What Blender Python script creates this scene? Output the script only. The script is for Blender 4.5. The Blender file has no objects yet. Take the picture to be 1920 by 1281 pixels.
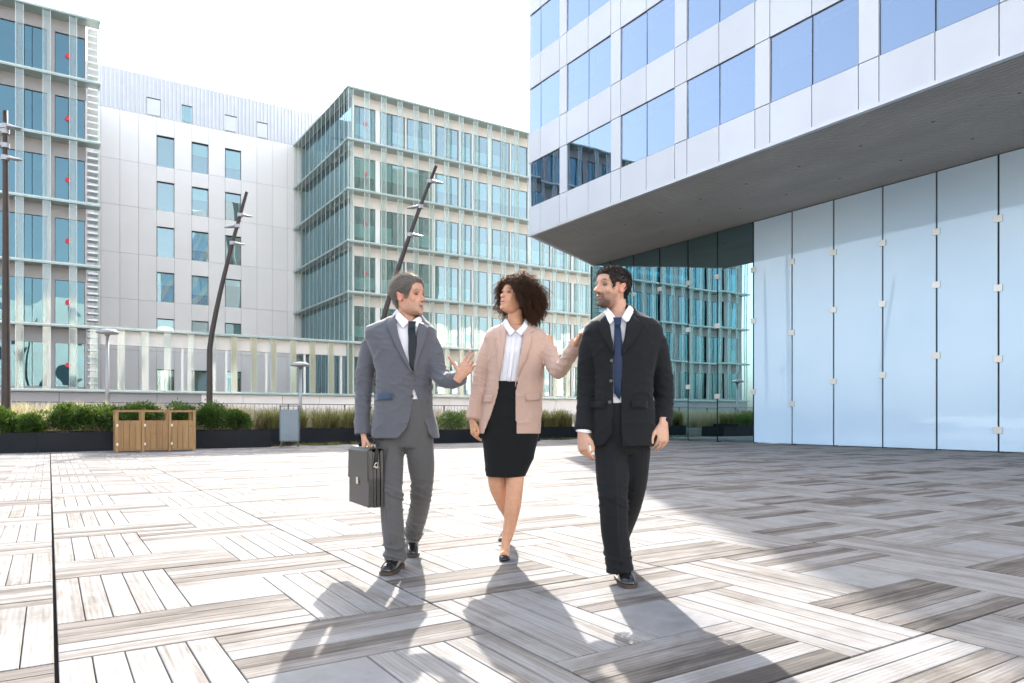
import bpy, bmesh, math, random
import numpy as np
from mathutils import Vector, Matrix, noise as mnoise
from mathutils.bvhtree import BVHTree

S = bpy.context.scene
COL = S.collection
R = random.Random(7)

# ---------------------------------------------------------------- camera, sky, sun, exposure
CAM_H = 0.92                      # waist-high camera
YAW = math.radians(32.93)         # the facades run along world X and Y; the camera looks between them
FPX, HOR = 1340.0, 780.0          # focal length and horizon row for a 1920 px wide frame
cam = bpy.data.cameras.new('camera'); cam_o = bpy.data.objects.new('camera', cam); COL.objects.link(cam_o)
cam_o.location = (0, 0, CAM_H); cam_o.rotation_euler = (math.pi / 2, 0, -YAW)
cam.sensor_width = 36; cam.lens = FPX / 1920 * 36; cam.shift_y = (HOR - 640.5) / 1920
cam.clip_start = 0.05; cam.clip_end = 3000
S.camera = cam_o

SUN_AZ, SUN_EL = math.radians(30.0), math.radians(35.6)     # azimuth from +Y towards +X: just left of straight ahead
W = bpy.data.worlds.new('World'); S.world = W; W.use_nodes = True
wn = W.node_tree; bg = wn.nodes['Background']
sky = wn.nodes.new('ShaderNodeTexSky'); sky.sky_type = 'NISHITA'; sky.sun_disc = False
sky.sun_elevation = SUN_EL; sky.sun_rotation = SUN_AZ; sky.air_density = 1.0; sky.dust_density = 3.2; sky.ozone_density = 0.6
hs = wn.nodes.new('ShaderNodeHueSaturation'); hs.inputs['Saturation'].default_value = 0.55   # thin even haze over the whole sky
wn.links.new(sky.outputs[0], hs.inputs['Color']); wn.links.new(hs.outputs[0], bg.inputs[0]); bg.inputs[1].default_value = 0.15
sun = bpy.data.lights.new('sun', 'SUN'); sun.energy = 2.3; sun.angle = math.radians(0.6); sun.color = (1.0, 0.94, 0.86)
sun_o = bpy.data.objects.new('sun', sun); COL.objects.link(sun_o)
sd = Vector((math.sin(SUN_AZ) * math.cos(SUN_EL), math.cos(SUN_AZ) * math.cos(SUN_EL), math.sin(SUN_EL)))
sun_o.rotation_euler = sd.to_track_quat('Z', 'Y').to_euler(); sun_o.location = sd * 60
S.view_settings.view_transform = 'Standard'; S.view_settings.look = 'None'
S.view_settings.exposure = 2.3; S.view_settings.gamma = 1.0; S.view_settings.use_curve_mapping = False
cy = S.cycles
cy.use_denoising = True; cy.max_bounces = 9; cy.diffuse_bounces = 3; cy.glossy_bounces = 4
cy.transmission_bounces = 4; cy.transparent_max_bounces = 24; cy.sample_clamp_indirect = 4
cy.caustics_reflective = False; cy.caustics_refractive = False

# ---------------------------------------------------------------- node and mesh helpers
def new_mat(name):
    m = bpy.data.materials.new(name); m.use_nodes = True
    nt = m.node_tree; b = nt.nodes['Principled BSDF']
    return m, nt, b
def N(nt, t, **kw):
    n = nt.nodes.new('ShaderNode' + t)
    for k, v in kw.items():
        if k.startswith('i_'): n.inputs[k[2:].replace('_', ' ')].default_value = v
        elif k.startswith('x') and k[1:].isdigit(): n.inputs[int(k[1:])].default_value = v
        else: setattr(n, k, v)
    return n
def L(nt, a, b): nt.links.new(a, b)
def ramp(nt, fac, stops):
    r = nt.nodes.new('ShaderNodeValToRGB'); e = r.color_ramp.elements
    while len(e) < len(stops): e.new(0.5)
    for i, (p, c) in enumerate(stops):
        e[i].position = p; e[i].color = (c[0], c[1], c[2], 1) if not isinstance(c, (int, float)) else (c, c, c, 1)
    L(nt, fac, r.inputs[0]); return r.outputs[0]
def mixc(nt, fac, a, b, mode='MIX'):
    n = nt.nodes.new('ShaderNodeMix'); n.data_type = 'RGBA'; n.blend_type = mode
    for s, v in ((n.inputs[0], fac), (n.inputs[6], a), (n.inputs[7], b)):
        if hasattr(v, 'links'): L(nt, v, s)
        elif isinstance(v, (int, float)): s.default_value = v
        else: s.default_value = (v[0], v[1], v[2], 1)
    return n.outputs[2]
def math_n(nt, op, a, b=0.0):
    n = nt.nodes.new('ShaderNodeMath'); n.operation = op
    for s, v in ((n.inputs[0], a), (n.inputs[1], b)):
        if hasattr(v, 'links'): L(nt, v, s)
        else: s.default_value = v
    return n.outputs[0]
def wpos(nt, scale=(1, 1, 1)):
    g = N(nt, 'NewGeometry'); mp = N(nt, 'Mapping'); L(nt, g.outputs['Position'], mp.inputs[0])
    mp.inputs['Scale'].default_value = scale; return mp.outputs[0]
def noise(nt, vec, scale, detail=3.0, rough=0.55, dist=0.0):
    n = N(nt, 'TexNoise'); n.inputs['Scale'].default_value = scale; n.inputs['Detail'].default_value = detail
    n.inputs['Roughness'].default_value = rough; n.inputs['Distortion'].default_value = dist
    L(nt, vec, n.inputs['Vector']); return n.outputs[0]
def bump(nt, b, h, strength, dist=0.01):
    n = N(nt, 'Bump'); n.inputs['Strength'].default_value = strength; n.inputs['Distance'].default_value = dist
    L(nt, h, n.inputs['Height']); L(nt, n.outputs[0], b.inputs['Normal']); return n
def simple(name, col, rough=0.5, metal=0.0, var=0.12, vscale=1.5, bumps=0.0, bscale=40, spec=0.5, stretch=(1, 1, 1), objvar=0.0):
    m, nt, b = new_mat(name)
    p = wpos(nt, stretch)
    f = noise(nt, p, vscale, 4)
    lo = [c * (1 - var) for c in col]; hi = [min(1, c * (1 + var)) for c in col]
    c_ = ramp(nt, f, [(0.3, lo), (0.7, hi)])
    if objvar:                                   # panels from different batches
        oi = N(nt, 'ObjectInfo'); c_ = mixc(nt, 1.0, c_, ramp(nt, oi.outputs['Random'], [(0.0, 1 - objvar), (1.0, 1.0)]), 'MULTIPLY')
    L(nt, c_, b.inputs['Base Color'])
    b.inputs['Roughness'].default_value = rough; b.inputs['Metallic'].default_value = metal
    b.inputs['Specular IOR Level'].default_value = spec
    if bumps: bump(nt, b, noise(nt, p, bscale, 4), bumps)
    return m

def link(o): COL.objects.link(o); return o
def thing(name, label, cat, loc=(0, 0, 0), rotz=0, group=None, kind=None):
    o = link(bpy.data.objects.new(name, None)); o.location = loc; o.rotation_euler = (0, 0, rotz)
    o.empty_display_size = 0.2
    return tag(o, label, cat, group, kind)
def tag(o, label=None, cat=None, group=None, kind=None):
    for k, v in (('label', label), ('category', cat), ('group', group), ('kind', kind)):
        if v: o[k] = v
    return o
def base(o):                       # world position of an unrotated parent chain
    v = Vector((0, 0, 0))
    while o is not None: v = v + o.location; o = o.parent
    return v
class MB:
    def __init__(s): s.v = []; s.f = []; s.uv = []
    def add(s, vs, fs, uvs=None):
        n = len(s.v); s.v += [tuple(p) for p in vs]; s.f += [tuple(i + n for i in f) for f in fs]
        if uvs is not None: s.uv += uvs
    def box(s, x0, x1, y0, y1, z0, z1):
        s.add([(x0, y0, z0), (x1, y0, z0), (x1, y1, z0), (x0, y1, z0), (x0, y0, z1), (x1, y0, z1), (x1, y1, z1), (x0, y1, z1)],
              [(0, 3, 2, 1), (4, 5, 6, 7), (0, 1, 5, 4), (1, 2, 6, 5), (2, 3, 7, 6), (3, 0, 4, 7)])
    def loft(s, rings, cap=True):
        k = len(rings[0]); vs = [p for r in rings for p in r]; fs = []
        for i in range(len(rings) - 1):
            for j in range(k):
                a = i * k + j; b = i * k + (j + 1) % k
                fs.append((a, b, b + k, a + k))
        if cap:
            fs.append(tuple(range(k - 1, -1, -1))); fs.append(tuple(range((len(rings) - 1) * k, len(rings) * k)))
        s.add(vs, fs)
    def tube(s, pts, rad, n=8, cap=True, flat=None):
        pts = [Vector(p) for p in pts]; rings = []; up = None
        for i, p in enumerate(pts):
            t = (pts[min(i + 1, len(pts) - 1)] - pts[max(i - 1, 0)])
            t = t.normalized() if t.length > 1e-9 else Vector((0, 0, 1))
            if up is None:
                up = Vector((0, 1, 0)) if abs(t.y) < 0.9 else Vector((1, 0, 0))
            x = up.cross(t)
            if x.length < 1e-6: x = Vector((1, 0, 0)).cross(t)
            x.normalize(); y = t.cross(x); up = y
            r = rad[i] if isinstance(rad, (list, tuple)) else rad
            rx, ry = r if isinstance(r, (list, tuple)) else (r, r)
            rings.append([p + x * (math.cos(2 * math.pi * k / n) * rx) + y * (math.sin(2 * math.pi * k / n) * ry) for k in range(n)])
        s.loft(rings, cap)
    def mesh(s, name):
        me = bpy.data.meshes.new(name); me.from_pydata(s.v, [], s.f)
        if s.uv:
            u = me.uv_layers.new(name='UVMap'); u.data.foreach_set('uv', [c for p in s.uv for c in p])
        me.update(); return me
    def build(s, name, mat, parent=None, smooth=False, world=True):
        me = s.mesh(name); me.materials.append(mat)
        if smooth: me.polygons.foreach_set('use_smooth', [True] * len(me.polygons))
        o = link(bpy.data.objects.new(name, me)); o.parent = parent
        if parent is not None and world: o.location = -base(parent)
        return o
_unit = {}
def bx(name, x0, x1, y0, y1, z0, z1, mat, parent=None):
    """one box-shaped piece; alike pieces share a unit mesh"""
    if mat.name not in _unit:
        m = MB(); m.box(-.5, .5, -.5, .5, -.5, .5); me = m.mesh('piece_' + mat.name); me.materials.append(mat); _unit[mat.name] = me
    o = link(bpy.data.objects.new(name, _unit[mat.name])); o.parent = parent
    c = Vector(((x0 + x1) / 2, (y0 + y1) / 2, (z0 + z1) / 2))
    if parent is not None: c = c - base(parent)
    o.location = c; o.scale = (abs(x1 - x0), abs(y1 - y0), abs(z1 - z0)); return o

# ---------------------------------------------------------------- materials
def glass_mat(name, tint, refl, rough=0.0, wave=0.0, wscale=0.6, see=0.5):
    m, nt, b = new_mat(name); out = nt.nodes['Material Output']; nt.nodes.remove(b)
    gl = N(nt, 'BsdfGlossy'); gl.inputs['Color'].default_value = (*refl, 1); gl.inputs['Roughness'].default_value = rough
    tr = N(nt, 'BsdfTransparent'); tr.inputs['Color'].default_value = (*tint, 1)
    lw = N(nt, 'LayerWeight'); lw.inputs['Blend'].default_value = 0.3
    f = math_n(nt, 'ADD', math_n(nt, 'MULTIPLY', lw.outputs['Facing'], see), 1 - see)
    mx = N(nt, 'MixShader'); L(nt, f, mx.inputs[0]); L(nt, tr.outputs[0], mx.inputs[1]); L(nt, gl.outputs[0], mx.inputs[2])
    L(nt, mx.outputs[0], out.inputs[0])
    if wave:
        bp = N(nt, 'Bump'); bp.inputs['Strength'].default_value = 1.0; bp.inputs['Distance'].default_value = wave
        L(nt, noise(nt, wpos(nt), wscale, 1.0), bp.inputs['Height']); L(nt, bp.outputs[0], gl.inputs['Normal'])
    return m
def sky_milk_mat(name):
    m, nt, b = new_mat(name); out = nt.nodes['Material Output']; nt.nodes.remove(b)
    df = N(nt, 'BsdfDiffuse')
    L(nt, ramp(nt, noise(nt, wpos(nt, (1, 0.35, 0.5)), 0.5, 3), [(0.35, (0.53, 0.71, 0.88)), (0.65, (0.60, 0.77, 0.91))]), df.inputs[0])  # pale sky reflection put into the milky diffuse colour
    gl = N(nt, 'BsdfGlossy'); gl.inputs['Color'].default_value = (0.86, 0.93, 1.0, 1); gl.inputs['Roughness'].default_value = 0.02
    mx = N(nt, 'MixShader'); mx.inputs[0].default_value = 0.07; L(nt, df.outputs[0], mx.inputs[1]); L(nt, gl.outputs[0], mx.inputs[2])
    L(nt, mx.outputs[0], out.inputs[0]); return m
def fin_mat(name, col, clear):
    m, nt, b = new_mat(name); out = nt.nodes['Material Output']; nt.nodes.remove(b)
    tr = N(nt, 'BsdfTransparent'); tr.inputs['Color'].default_value = (0.92, 0.97, 0.95, 1)
    tl = N(nt, 'BsdfTranslucent'); tl.inputs['Color'].default_value = (*col, 1)
    df = N(nt, 'BsdfDiffuse'); df.inputs['Color'].default_value = (*col, 1)
    gl = N(nt, 'BsdfGlossy'); gl.inputs['Roughness'].default_value = 0.05
    a = N(nt, 'MixShader'); a.inputs[0].default_value = 0.45; L(nt, tl.outputs[0], a.inputs[1]); L(nt, df.outputs[0], a.inputs[2])
    c = N(nt, 'MixShader'); c.inputs[0].default_value = 1 - clear; L(nt, tr.outputs[0], c.inputs[1]); L(nt, a.outputs[0], c.inputs[2])
    d = N(nt, 'MixShader'); d.inputs[0].default_value = 0.07; L(nt, c.outputs[0], d.inputs[1]); L(nt, gl.outputs[0], d.inputs[2])
    L(nt, d.outputs[0], out.inputs[0]); return m

def deck_mat(name, plain=False, dark=0.27):
    m, nt, b = new_mat(name)
    uv = N(nt, 'UVMap'); g = N(nt, 'NewGeometry'); oi = N(nt, 'ObjectInfo')
    rnd = math_n(nt, 'FRACT', math_n(nt, 'ADD', g.outputs['Random Per Island'], oi.outputs['Random']))
    off = N(nt, 'CombineXYZ'); L(nt, math_n(nt, 'MULTIPLY', rnd, 37.0), off.inputs[0]); L(nt, math_n(nt, 'MULTIPLY', rnd, 91.0), off.inputs[1]); L(nt, math_n(nt, 'MULTIPLY', rnd, 13.0), off.inputs[2])
    va = N(nt, 'VectorMath', operation='ADD'); L(nt, uv.outputs[0], va.inputs[0]); L(nt, off.outputs[0], va.inputs[1])
    def st(sx, sy):
        mp = N(nt, 'Mapping'); mp.inputs['Scale'].default_value = (sx, sy, 1); L(nt, va.outputs[0], mp.inputs[0]); return mp.outputs[0]
    patch = math_n(nt, 'ADD', math_n(nt, 'MULTIPLY', noise(nt, st(1.1, 26), 1.0, 5, 0.62, 0.5), 0.6), math_n(nt, 'MULTIPLY', noise(nt, st(2.4, 6), 1.0, 5, 0.65, 0.8), 0.4))
    grain = noise(nt, st(3, 70), 1.0, 5, 0.65, 0.5)
    wv = N(nt, 'TexWave', wave_type='BANDS', bands_direction='Y'); wv.inputs['Scale'].default_value = 9; wv.inputs['Distortion'].default_value = 7
    wv.inputs['Detail'].default_value = 2; wv.inputs['Detail Scale'].default_value = 0.6; L(nt, st(0.35, 1.6), wv.inputs['Vector'])
    big = noise(nt, wpos(nt), 0.5, 3)
    k = math_n(nt, 'ADD', math_n(nt, 'MULTIPLY', patch, 0.85), math_n(nt, 'MULTIPLY', rnd, dark))
    k = math_n(nt, 'ADD', k, math_n(nt, 'MULTIPLY', big, 0.2))
    if plain:
        col = ramp(nt, noise(nt, st(6, 6), 1.0, 6, 0.6), [(0.3, (0.20, 0.20, 0.202)), (0.7, (0.245, 0.244, 0.245))])
    else:
        col = ramp(nt, k, [(0.46, (0.268, 0.264, 0.262)), (0.58, (0.232, 0.224, 0.217)), (0.69, (0.158, 0.141, 0.127)), (0.84, (0.074, 0.065, 0.059))])
        dk = math_n(nt, 'ADD', math_n(nt, 'MULTIPLY', grain, 0.6), math_n(nt, 'MULTIPLY', wv.outputs[0], 0.4))
        col = mixc(nt, 1.0, col, ramp(nt, dk, [(0.30, 0.86), (0.62, 1.0)]), 'MULTIPLY')
    col = mixc(nt, 1.0, col, ramp(nt, noise(nt, wpos(nt), 2.1, 7, 0.7), [(0.36, (0.78, 0.77, 0.76)), (0.52, (1, 1, 1))]), 'MULTIPLY')   # foot-worn stains
    L(nt, col, b.inputs['Base Color'])
    L(nt, ramp(nt, grain, [(0.2, 0.75), (0.8, 0.92)]), b.inputs['Roughness'])
    b.inputs['Specular IOR Level'].default_value = 0.2
    h = math_n(nt, 'ADD', math_n(nt, 'MULTIPLY', grain, 0.6), math_n(nt, 'MULTIPLY', wv.outputs[0], 0.0 if plain else 0.5))
    bump(nt, b, h, 0.35, 0.004)
    return m
def wood_mat(name):
    m, nt, b = new_mat(name)
    oi = N(nt, 'ObjectInfo'); g = N(nt, 'NewGeometry')
    va = N(nt, 'VectorMath', operation='ADD'); L(nt, g.outputs['Position'], va.inputs[0])
    cx = N(nt, 'CombineXYZ'); L(nt, math_n(nt, 'MULTIPLY', oi.outputs['Random'], 50), cx.inputs[0]); L(nt, math_n(nt, 'MULTIPLY', oi.outputs['Random'], 23), cx.inputs[2]); L(nt, cx.outputs[0], va.inputs[1])
    mp = N(nt, 'Mapping'); mp.inputs['Scale'].default_value = (18, 18, 1.3); L(nt, va.outputs[0], mp.inputs[0])
    gr = noise(nt, mp.outputs[0], 1.5, 5, 0.6, 0.8)
    vo = N(nt, 'TexVoronoi'); vo.inputs['Scale'].default_value = 1.0
    mp2 = N(nt, 'Mapping'); mp2.inputs['Scale'].default_value = (8, 2, 4.5); L(nt, va.outputs[0], mp2.inputs[0]); L(nt, mp2.outputs[0], vo.inputs['Vector'])
    col = ramp(nt, gr, [(0.25, (0.17, 0.085, 0.028)), (0.55, (0.31, 0.175, 0.068)), (0.8, (0.40, 0.245, 0.105))])
    col = mixc(nt, ramp(nt, vo.outputs['Distance'], [(0.08, 0.9), (0.17, 0.0)]), col, (0.07, 0.03, 0.012))
    col = mixc(nt, 0.35, col, mixc(nt, oi.outputs['Random'], (0.22, 0.11, 0.04), (0.42, 0.27, 0.12)))
    L(nt, col, b.inputs['Base Color']); b.inputs['Roughness'].default_value = 0.62
    bump(nt, b, gr, 0.3, 0.003); return m
def leaf_mat(name, c0, c1, c2, trans=0.35):
    m, nt, b = new_mat(name); out = nt.nodes['Material Output']
    g = N(nt, 'NewGeometry')
    f = math_n(nt, 'ADD', math_n(nt, 'MULTIPLY', g.outputs['Random Per Island'], 0.75), math_n(nt, 'MULTIPLY', noise(nt, wpos(nt), 3.5, 2), 0.35))
    col = ramp(nt, f, [(0.1, c0), (0.5, c1), (0.95, c2)])
    L(nt, col, b.inputs['Base Color']); b.inputs['Roughness'].default_value = 0.45; b.inputs['Specular IOR Level'].default_value = 0.35
    tl = N(nt, 'BsdfTranslucent'); L(nt, mixc(nt, 0.35, col, (0.25, 0.35, 0.04)), tl.inputs[0])
    mx = N(nt, 'MixShader'); mx.inputs[0].default_value = trans; L(nt, b.outputs[0], mx.inputs[1]); L(nt, tl.outputs[0], mx.inputs[2])
    L(nt, mx.outputs[0], out.inputs[0]); return m

M = dict(
    deck=deck_mat('weathered_board'), deck_y=deck_mat('pale_board', dark=0.10), tile=deck_mat('plain_slab', True),
    joint=simple('deck_joint', (0.035, 0.032, 0.03), 0.9),
    pave=simple('ground_gravel', (0.30, 0.28, 0.25), 0.95, var=0.35, vscale=40, bumps=0.6, bscale=60),
    clad=simple('white_metal_cladding', (0.56, 0.58, 0.615), 0.4, 0.1, var=0.05, vscale=0.45, spec=0.5, objvar=0.08),
    clad_trim=simple('pale_edge_trim', (0.55, 0.56, 0.58), 0.4, 0.3, var=0.03),
    soffit=simple('soffit_slat_metal', (0.39, 0.375, 0.355), 0.6, 0.0, var=0.10, vscale=1.2, stretch=(1, 0.35, 1)),
    dark=simple('dark_joint', (0.015, 0.02, 0.025), 0.45, var=0.1),
    room=simple('dim_room', (0.12, 0.14, 0.145), 0.9), floor_slab=simple('floor_slab', (0.45, 0.45, 0.45), 0.9),
    blind=simple('window_blind', (0.86, 0.87, 0.86), 0.8, var=0.03),
    beige=simple('beige_wall_panel', (0.84, 0.765, 0.705), 0.55, var=0.05, vscale=0.7, objvar=0.06),
    beige_shaded=simple('shaded_beige_wall_panel', (0.37, 0.345, 0.34), 0.55, var=0.05, vscale=0.7, objvar=0.06),  # the beige panel again, with shade put into its colour
    white=simple('white_wall_panel', (0.93, 0.885, 0.83), 0.5, var=0.025, vscale=0.35, objvar=0.05),
    corr=simple('ribbed_white_metal', (0.66, 0.66, 0.67), 0.45, 0.2, var=0.04),
    ledge=simple('pale_green_ledge', (0.34, 0.42, 0.40), 0.35, 0.1, var=0.08),
    fin=fin_mat('green_glass_fin', (0.82, 0.88, 0.82), 0.90), fin_edge=fin_mat('bright_glass_edge', (0.86, 0.93, 0.88), 0.05),
    fin_sunlit=fin_mat('sunlit_toned_glass_fin', (0.86, 0.78, 0.56), 0.45),  # sunlit yellow of the strips put into the glass colour
    glass=glass_mat('teal_window_glass', (0.60, 0.79, 0.78), (0.78, 0.87, 0.88), wave=0.012, wscale=0.45, see=0.82),
    glass_d=glass_mat('dark_teal_window_glass', (0.22, 0.48, 0.50), (0.32, 0.50, 0.56), wave=0.02, wscale=0.5, see=0.78),
    glass_b=glass_mat('blue_window_glass', (0.62, 0.72, 0.80), (0.36, 0.45, 0.58), wave=0.002, wscale=0.8, see=0.52),
    curtain=glass_mat('mirror_curtain_glass', (0.12, 0.32, 0.38), (0.50, 0.74, 0.80), wave=0.0014, wscale=0.55, see=0.34),
    sky_milk=sky_milk_mat('sky_toned_milk_glass'),
    red=simple('red_sticker', (0.65, 0.02, 0.04), 0.5, var=0.02),
    steel=simple('brushed_steel', (0.62, 0.60, 0.57), 0.35, 0.6, var=0.06, vscale=20),
    planter=simple('dark_steel_planter', (0.011, 0.014, 0.018), 0.55, 0.0, var=0.25, vscale=1.3, spec=0.15),
    soil=simple('soil', (0.06, 0.045, 0.03), 0.95, var=0.4, vscale=25, bumps=0.8),
    wood=wood_mat('larch_wood'), bin=simple('blue_grey_bin_metal', (0.13, 0.17, 0.205), 0.35, 0.35, var=0.07, vscale=2.5),
    bin_dark=simple('bin_frame_metal', (0.10, 0.105, 0.11), 0.4, 0.4),
    pole=simple('dark_brown_pole_paint', (0.028, 0.016, 0.013), 0.5, 0.0, var=0.2, vscale=6),
    lamp=simple('pale_lamp_metal', (0.34, 0.34, 0.35), 0.4, 0.3, var=0.05),
    rail=simple('rail_metal', (0.10, 0.10, 0.105), 0.5, 0.4),
    leaf=leaf_mat('shrub_leaf', (0.010, 0.030, 0.005), (0.030, 0.078, 0.012), (0.075, 0.145, 0.025)),
    stem=simple('shrub_stem', (0.16, 0.13, 0.09), 0.85), hedge=leaf_mat('needle_leaf', (0.02, 0.06, 0.015), (0.06, 0.13, 0.03), (0.12, 0.2, 0.05)),
    straw=leaf_mat('feather_grass', (0.32, 0.25, 0.16), (0.48, 0.385, 0.27), (0.62, 0.53, 0.41), 0.45),
    grass=leaf_mat('grass_blade', (0.07, 0.075, 0.022), (0.17, 0.155, 0.06), (0.33, 0.28, 0.14), 0.4),
)
# ---------------------------------------------------------------- ground and deck
m = MB(); m.add([(-400, -150, -0.16), (600, -150, -0.16), (600, 900, -0.16), (-400, 900, -0.16)], [(0, 1, 2, 3)])
tag(m.build('ground', M['pave']), kind='structure')
m = MB(); m.add([(-14, -4, -0.055), (20.2, -4, -0.055), (20.2, 22.2, -0.055), (-14, 22.2, -0.055)], [(0, 1, 2, 3)])
deck = tag(m.build('deck', M['joint']), kind='structure')
PX, PY, X0 = 1.55, 1.585, 0.025
GAP = 0.0045
def piece_mesh(lx, ly, along, plain):
    """one board: chamfered top, its UV in metres with u along the grain"""
    g, ch, t = GAP / 2, 0.0025, 0.05
    hx, hy = lx / 2 - g, ly / 2 - g
    v = []
    for (a, z) in ((0, -t), (0, -ch), (ch, 0)):
        v += [(-hx + a, -hy + a, z), (hx - a, -hy + a, z), (hx - a, hy - a, z), (-hx + a, hy - a, z)]
    f = [(8, 9, 10, 11)]
    for k in (0, 4):
        for j in range(4): f.append((k + j, k + (j + 1) % 4, k + 4 + (j + 1) % 4, k + 4 + j))
    uv = []
    for q in f:
        for i in q: uv.append((v[i][0], v[i][1]) if along == 'x' else (v[i][1], v[i][0]))
    return v, f, uv
Wx, Wy = 0.552, 0.568; Lx, Ly = PX - Wx, PY - Wy
pieces = []
for i in range(-9, 13):
    for j in range(-2, 14):
        ox, oy = X0 + i * PX, j * PY
        if not (-1 <= i <= 12): pass
        def put(x0, x1, y0, y1, n, al):
            for k in range(n):
                if al == 'y': a, b_ = x0 + (x1 - x0) * k / n, x0 + (x1 - x0) * (k + 1) / n; pieces.append((a, b_, y0, y1, al))
                else: a, b_ = y0 + (y1 - y0) * k / n, y0 + (y1 - y0) * (k + 1) / n; pieces.append((x0, x1, a, b_, al))
        e = 0.003                                        # the wider joint round each slab
        put(ox + e, ox + Wx, oy + Wy, oy + PY - e, 5, 'y')       # pinwheel of four board blocks ...
        put(ox + e, ox + Lx, oy + e, oy + Wy, 5, 'x')
        put(ox + Lx, ox + PX - e, oy + e, oy + Ly, 5, 'y')
        put(ox + Wx, ox + PX - e, oy + Ly, oy + PY - e, 5, 'x')
        pieces.append((ox + Wx, ox + Lx, oy + Wy, oy + Ly, 'p'))   # ... round a plain square
cs, sn = math.cos(YAW), math.sin(YAW)
def depth_u(x, y): d = x * sn + y * cs; return d, (x * cs - y * sn) / max(d, 1e-3)
vis = []
for p in pieces:
    cx_, cy_ = (p[0] + p[1]) / 2, (p[2] + p[3]) / 2
    if cx_ > 19.95 or cy_ > 21.9: continue
    d, u = depth_u(cx_, cy_)
    inview = d > 2.15 and abs(u) < 0.80
    if d < -1 or abs(u) > 1.5 and d > 3: continue
    vis.append(((p[1] - p[0]) * (p[3] - p[2]) / d ** 3 if inview else 0, p))
vis.sort(key=lambda q: -q[0])
_bm = {}
far = {'deck': MB(), 'deck_y': MB(), 'tile': MB()}
jr = random.Random(3)
for k, (a, p) in enumerate(vis):
    lx, ly = p[1] - p[0], p[3] - p[2]; key = (round(lx, 4), round(ly, 4), p[4]); mk_ = {'p': 'tile', 'x': 'deck', 'y': 'deck_y'}[p[4]]
    c = ((p[0] + p[1]) / 2, (p[2] + p[3]) / 2, jr.uniform(-0.0012, 0.0012) - (0.004 if p[1] < X0 else 0))
    if p[1] < X0 + 0.01: c = (c[0] - 0.004, c[1], c[2])   # the wide joint on the left
    v, f, uv = piece_mesh(lx, ly, 'y' if p[4] == 'y' else 'x', p[4] == 'p')
    if k < 300:
        if key not in _bm:
            q = MB(); q.add(v, f, uv); _bm[key] = q.mesh('deck_board'); _bm[key].materials.append(M[mk_])
        o = link(bpy.data.objects.new('paving_tile' if p[4] == 'p' else 'board', _bm[key])); o.parent = deck; o.location = c
    else:
        far[mk_].add([(x + c[0], y + c[1], z + c[2]) for x, y, z in v], f, uv)
tag(far['deck'].build('far_boards', M['deck'], deck), kind='stuff'); tag(far['deck_y'].build('far_boards', M['deck_y'], deck), kind='stuff'); tag(far['tile'].build('far_tiles', M['tile'], deck), kind='stuff')
m = MB(); m.box(13.6, 14.3, 10.86, 11.0, -0.01, 0.003)
# ---------------------------------------------------------------- office block on the right with its overhanging box
XG, XB, ZS = 20.0, 14.75, 7.5
YC, YG = 21.65, 24.42                    # corner of the box, corner of the glass hall
rb = thing('office_building', 'white panelled office block with blue windows overhanging a tall glass hall', 'building', (XG, 12, 0))
joints = [24.42, 23.2, 21.75, 20.27, 18.80, 17.41, 15.85, 14.36, 12.91, 11.39, 9.91, 8.42, 6.9, 5.4, 3.9, 2.4, 0.9, -0.6, -2.1, -3.6]
clips = {23.2: (5.87, 4.13, 1.9), 21.75: (5.87, 4.13, 1.7), 20.27: (5.87, 4.13, 1.62), 18.8: (5.87, 4.13, 2.0), 17.41: (5.88, 4.13, 1.62), 15.85: (5.86, 4.13, 1.73), 14.36: (5.86, 3.59, 1.31), 12.91: (5.88, 4.14, 1.97), 11.39: (5.86, 4.12, 2.09),
         9.91: (5.86, 4.44, 2.54), 8.42: (5.87, 4.13, 2.35, 0.56), 6.9: (5.87, 4.13, 2.2)}
jr2 = random.Random(11)
for a, b_ in zip(joints[:-1], joints[1:]):
    o = bx('glass_panel', XG, XG + 0.03, b_ + 0.025, a - 0.025, 0.03, ZS - 0.03, M['curtain'] if a > 15.9 else M['sky_milk'], rb)
    o.rotation_euler = (0, jr2.uniform(-0.0012, 0.0012), jr2.uniform(-0.0022, 0.0022))
    bx('mullion', XG + 0.045, XG + 0.16, b_ - 0.045, b_ + 0.045, 0, ZS - 0.01, M['dark'], rb)
    for z in clips.get(b_, (5.87, 4.13, 2.2)): bx('glass_clip', XG - 0.03, XG - 0.004, b_ - 0.10, b_ + 0.10, z - 0.085, z + 0.085, M['steel'], rb)
bx('corner_mullion', XG - 0.01, XG + 0.12, YG - 0.01, YG + 0.09, 0, ZS - 0.01, M['dark'], rb)
for k in range(6): bx('side_glass_panel', XG + 0.15 + k * 1.6, XG + 1.7 + k * 1.6, YG + 0.05, YG + 0.08, 0.03, ZS - 0.03, M['curtain'], rb)
bx('hall_floor', XG + 0.2, XG + 12, -8, YG - 0.05, -0.1, 0.01, M['floor_slab'], rb)
bx('hall_back_wall', XG + 6, XG + 6.3, -8, YG - 0.4, 0.02, ZS - 0.02, M['room'], rb)
m = MB()                                    # the body of the box: sits behind the cladding, end wall oblique
dep = 0.9
pl = [(XB + dep, -6), (XB + dep, YC - 0.45), (XG - 0.3, YG - 0.05), (XG + 14, YG - 0.05), (XG + 14, -6)]
m.add([(x, y, ZS + 0.14) for x, y in pl] + [(x, y, 26.2) for x, y in pl], [(4, 3, 2, 1, 0), (5, 6, 7, 8, 9)] + [(i, (i + 1) % 5, 5 + (i + 1) % 5, 5 + i) for i in range(5)])
m.build('core', M['room'], rb)
ex, ey = XG + 0.1 - XB, YG - YC; el = math.hypot(ex, ey)
m = MB()                                    # oblique end wall
nx_, ny_ = -ey / el, ex / el
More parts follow.
